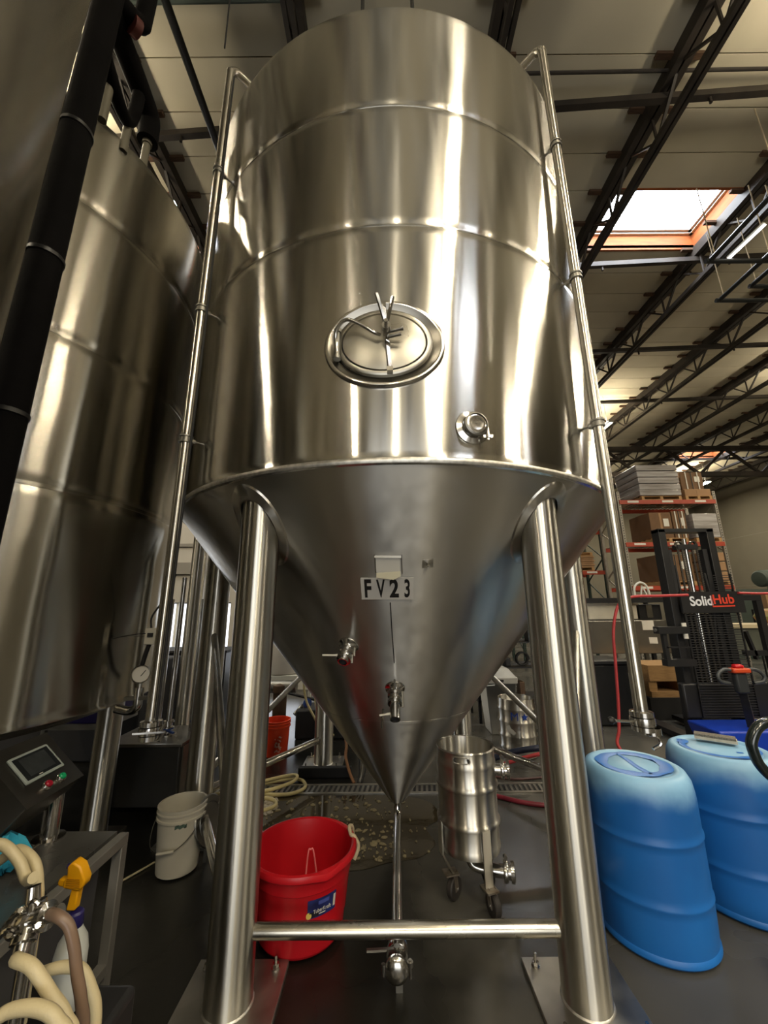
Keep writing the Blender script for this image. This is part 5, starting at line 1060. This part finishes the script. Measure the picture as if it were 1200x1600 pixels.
hose([(-1.25, 1.38, .80), (-1.12, 1.36, .90), (-1.066, 1.34, .922), (-1.012, 1.33, .897), (-.984, 1.32, .85), (-.968, 1.31, .79), (-.96, 1.31, .55)], .0135, CREAM, 'cream brewing hose bending down beside the chrome manifold, inner loop', 'brewing_hose')
hose([(-1.14, 1.20, .93), (-1.03, 1.18, .915), (-.985, 1.17, .875), (-.965, 1.17, .828), (-.968, 1.17, .74), (-.97, 1.17, .55)], .0125, CREAM, 'cream brewing hose cut by the left edge beside the manifold', 'brewing_hose')
hose([(-.83, 1.17, .875), (-.795, 1.15, .882), (-.767, 1.15, .863), (-.746, 1.15, .821), (-.731, 1.15, .773), (-.711, 1.15, .719), (-.70, 1.16, .63), (-.72, 1.2, .30), (-.74, 1.25, .03)], .012, BRN, 'brownish translucent hose dropping from the manifold', 'brewing_hose')
hose([(-.88, 1.15, .80), (-.845, 1.11, .825), (-.80, 1.10, .818), (-.749, 1.10, .769), (-.71, 1.10, .73), (-.68, 1.10, .66), (-.68, 1.1, .35), (-.7, 1.12, .03)], .0135, CREAM, 'thick cream hose curving down in front of the spray bottle', 'brewing_hose')
hose([(-.93, 1.30, .66), (-.885, 1.28, .686), (-.841, 1.28, .692), (-.801, 1.28, .684), (-.771, 1.28, .646), (-.75, 1.28, .60), (-.743, 1.28, .50), (-.73, 1.28, .2), (-.72, 1.3, .03)], .0135, CREAM, 'cream hose looping out right below the spray bottle', 'brewing_hose')
hose([(-.90, 1.08, .70), (-.822, 1.05, .768), (-.791, 1.05, .783), (-.738, 1.05, .785), (-.695, 1.05, .765), (-.66, 1.05, .70), (-.65, 1.05, .4), (-.66, 1.06, .03)], .0135, CREAM, 'lowest cream hose crossing the bottom left corner', 'brewing_hose')
sp = thing('spray_bottle', 'white spray bottle with yellow trigger head and purple collar', 'bottle', (-.915, 1.40, .50))
YEL = mat('yellow_plastic', '#d99a08', .4); PUR = mat('purple_collar', '#1d1850', .4)
mS = frame((-.93, 1.40, .745), (1, 0, -.02), (.02, -1, 0)) 
MB().lathe([(.03, .0), (.038, .01), (.042, .06), (.042, .14), (.036, .17), (.022, .195), (.018, .205)], (-.915, 1.40, .50), n=32, cap0=True).build('bottle_body', mat('milky_plastic', '#b9bcb8', .35, var=.08), sp)
MB().lathe([(.020, 0), (.022, .004), (.020, .035), (.015, .04)], (-.917, 1.40, .70), n=24, cap1=True).build('collar', PUR, sp)
MB().prism([(-.012, 0), (.014, 0), (.016, .055), (-.006, .055)], mS @ Matrix.Translation((.0, 0, -.012)), .024).build('neck', YEL, sp, bevel=.004)
MB().prism([(-.03, .058), (.018, .05), (.03, .062), (.032, .078), (.012, .112), (-.012, .124), (-.026, .112), (-.024, .098), (-.022, .082), (-.03, .078)], mS @ Matrix.Translation((0, 0, -.017)), .034).build('head', YEL, sp, bevel=.006)
MB().prism([(-.052, .066), (-.046, .058), (-.02, .056), (-.018, .078), (-.048, .078)], mS @ Matrix.Translation((0, 0, -.011)), .022).build('trigger', YEL, sp, bevel=.006)
rb = MB()
for i in range(5): rb.bar(mS @ V(-.02, .062 + .005 * i, .0175), mS @ V(.022 - .001 * i, .060 + .005 * i, .0175), .0025, .0025)
rb.build('grip_ribs', mat('yellow_dark', '#a87406', .5), sp, kind='stuff')
MB().cyl(mS @ V(-.026, .105, 0), mS @ V(-.034, .105, 0), .007, n=12).build('nozzle', PUR, sp)
# white plastic sheet behind the tub
ws = thing('white_sheet', 'strip of white plastic showing between the left leg and red tub', 'plastic', (-.82, 2.78, 0))
rg = [[V(-.90 + .03 * j, 2.76 + .012 * math.sin(j * 2.1 + i), .002 + .3 * i / 6 + .006 * math.sin(j)) for j in range(6)] for i in range(7)]
o = MB().quadstrip(rg, False).build('sheet', mat('white_film', '#d6d3da', .5, var=.1), ws); md = o.modifiers.new('thick', 'SOLIDIFY'); md.thickness = .006
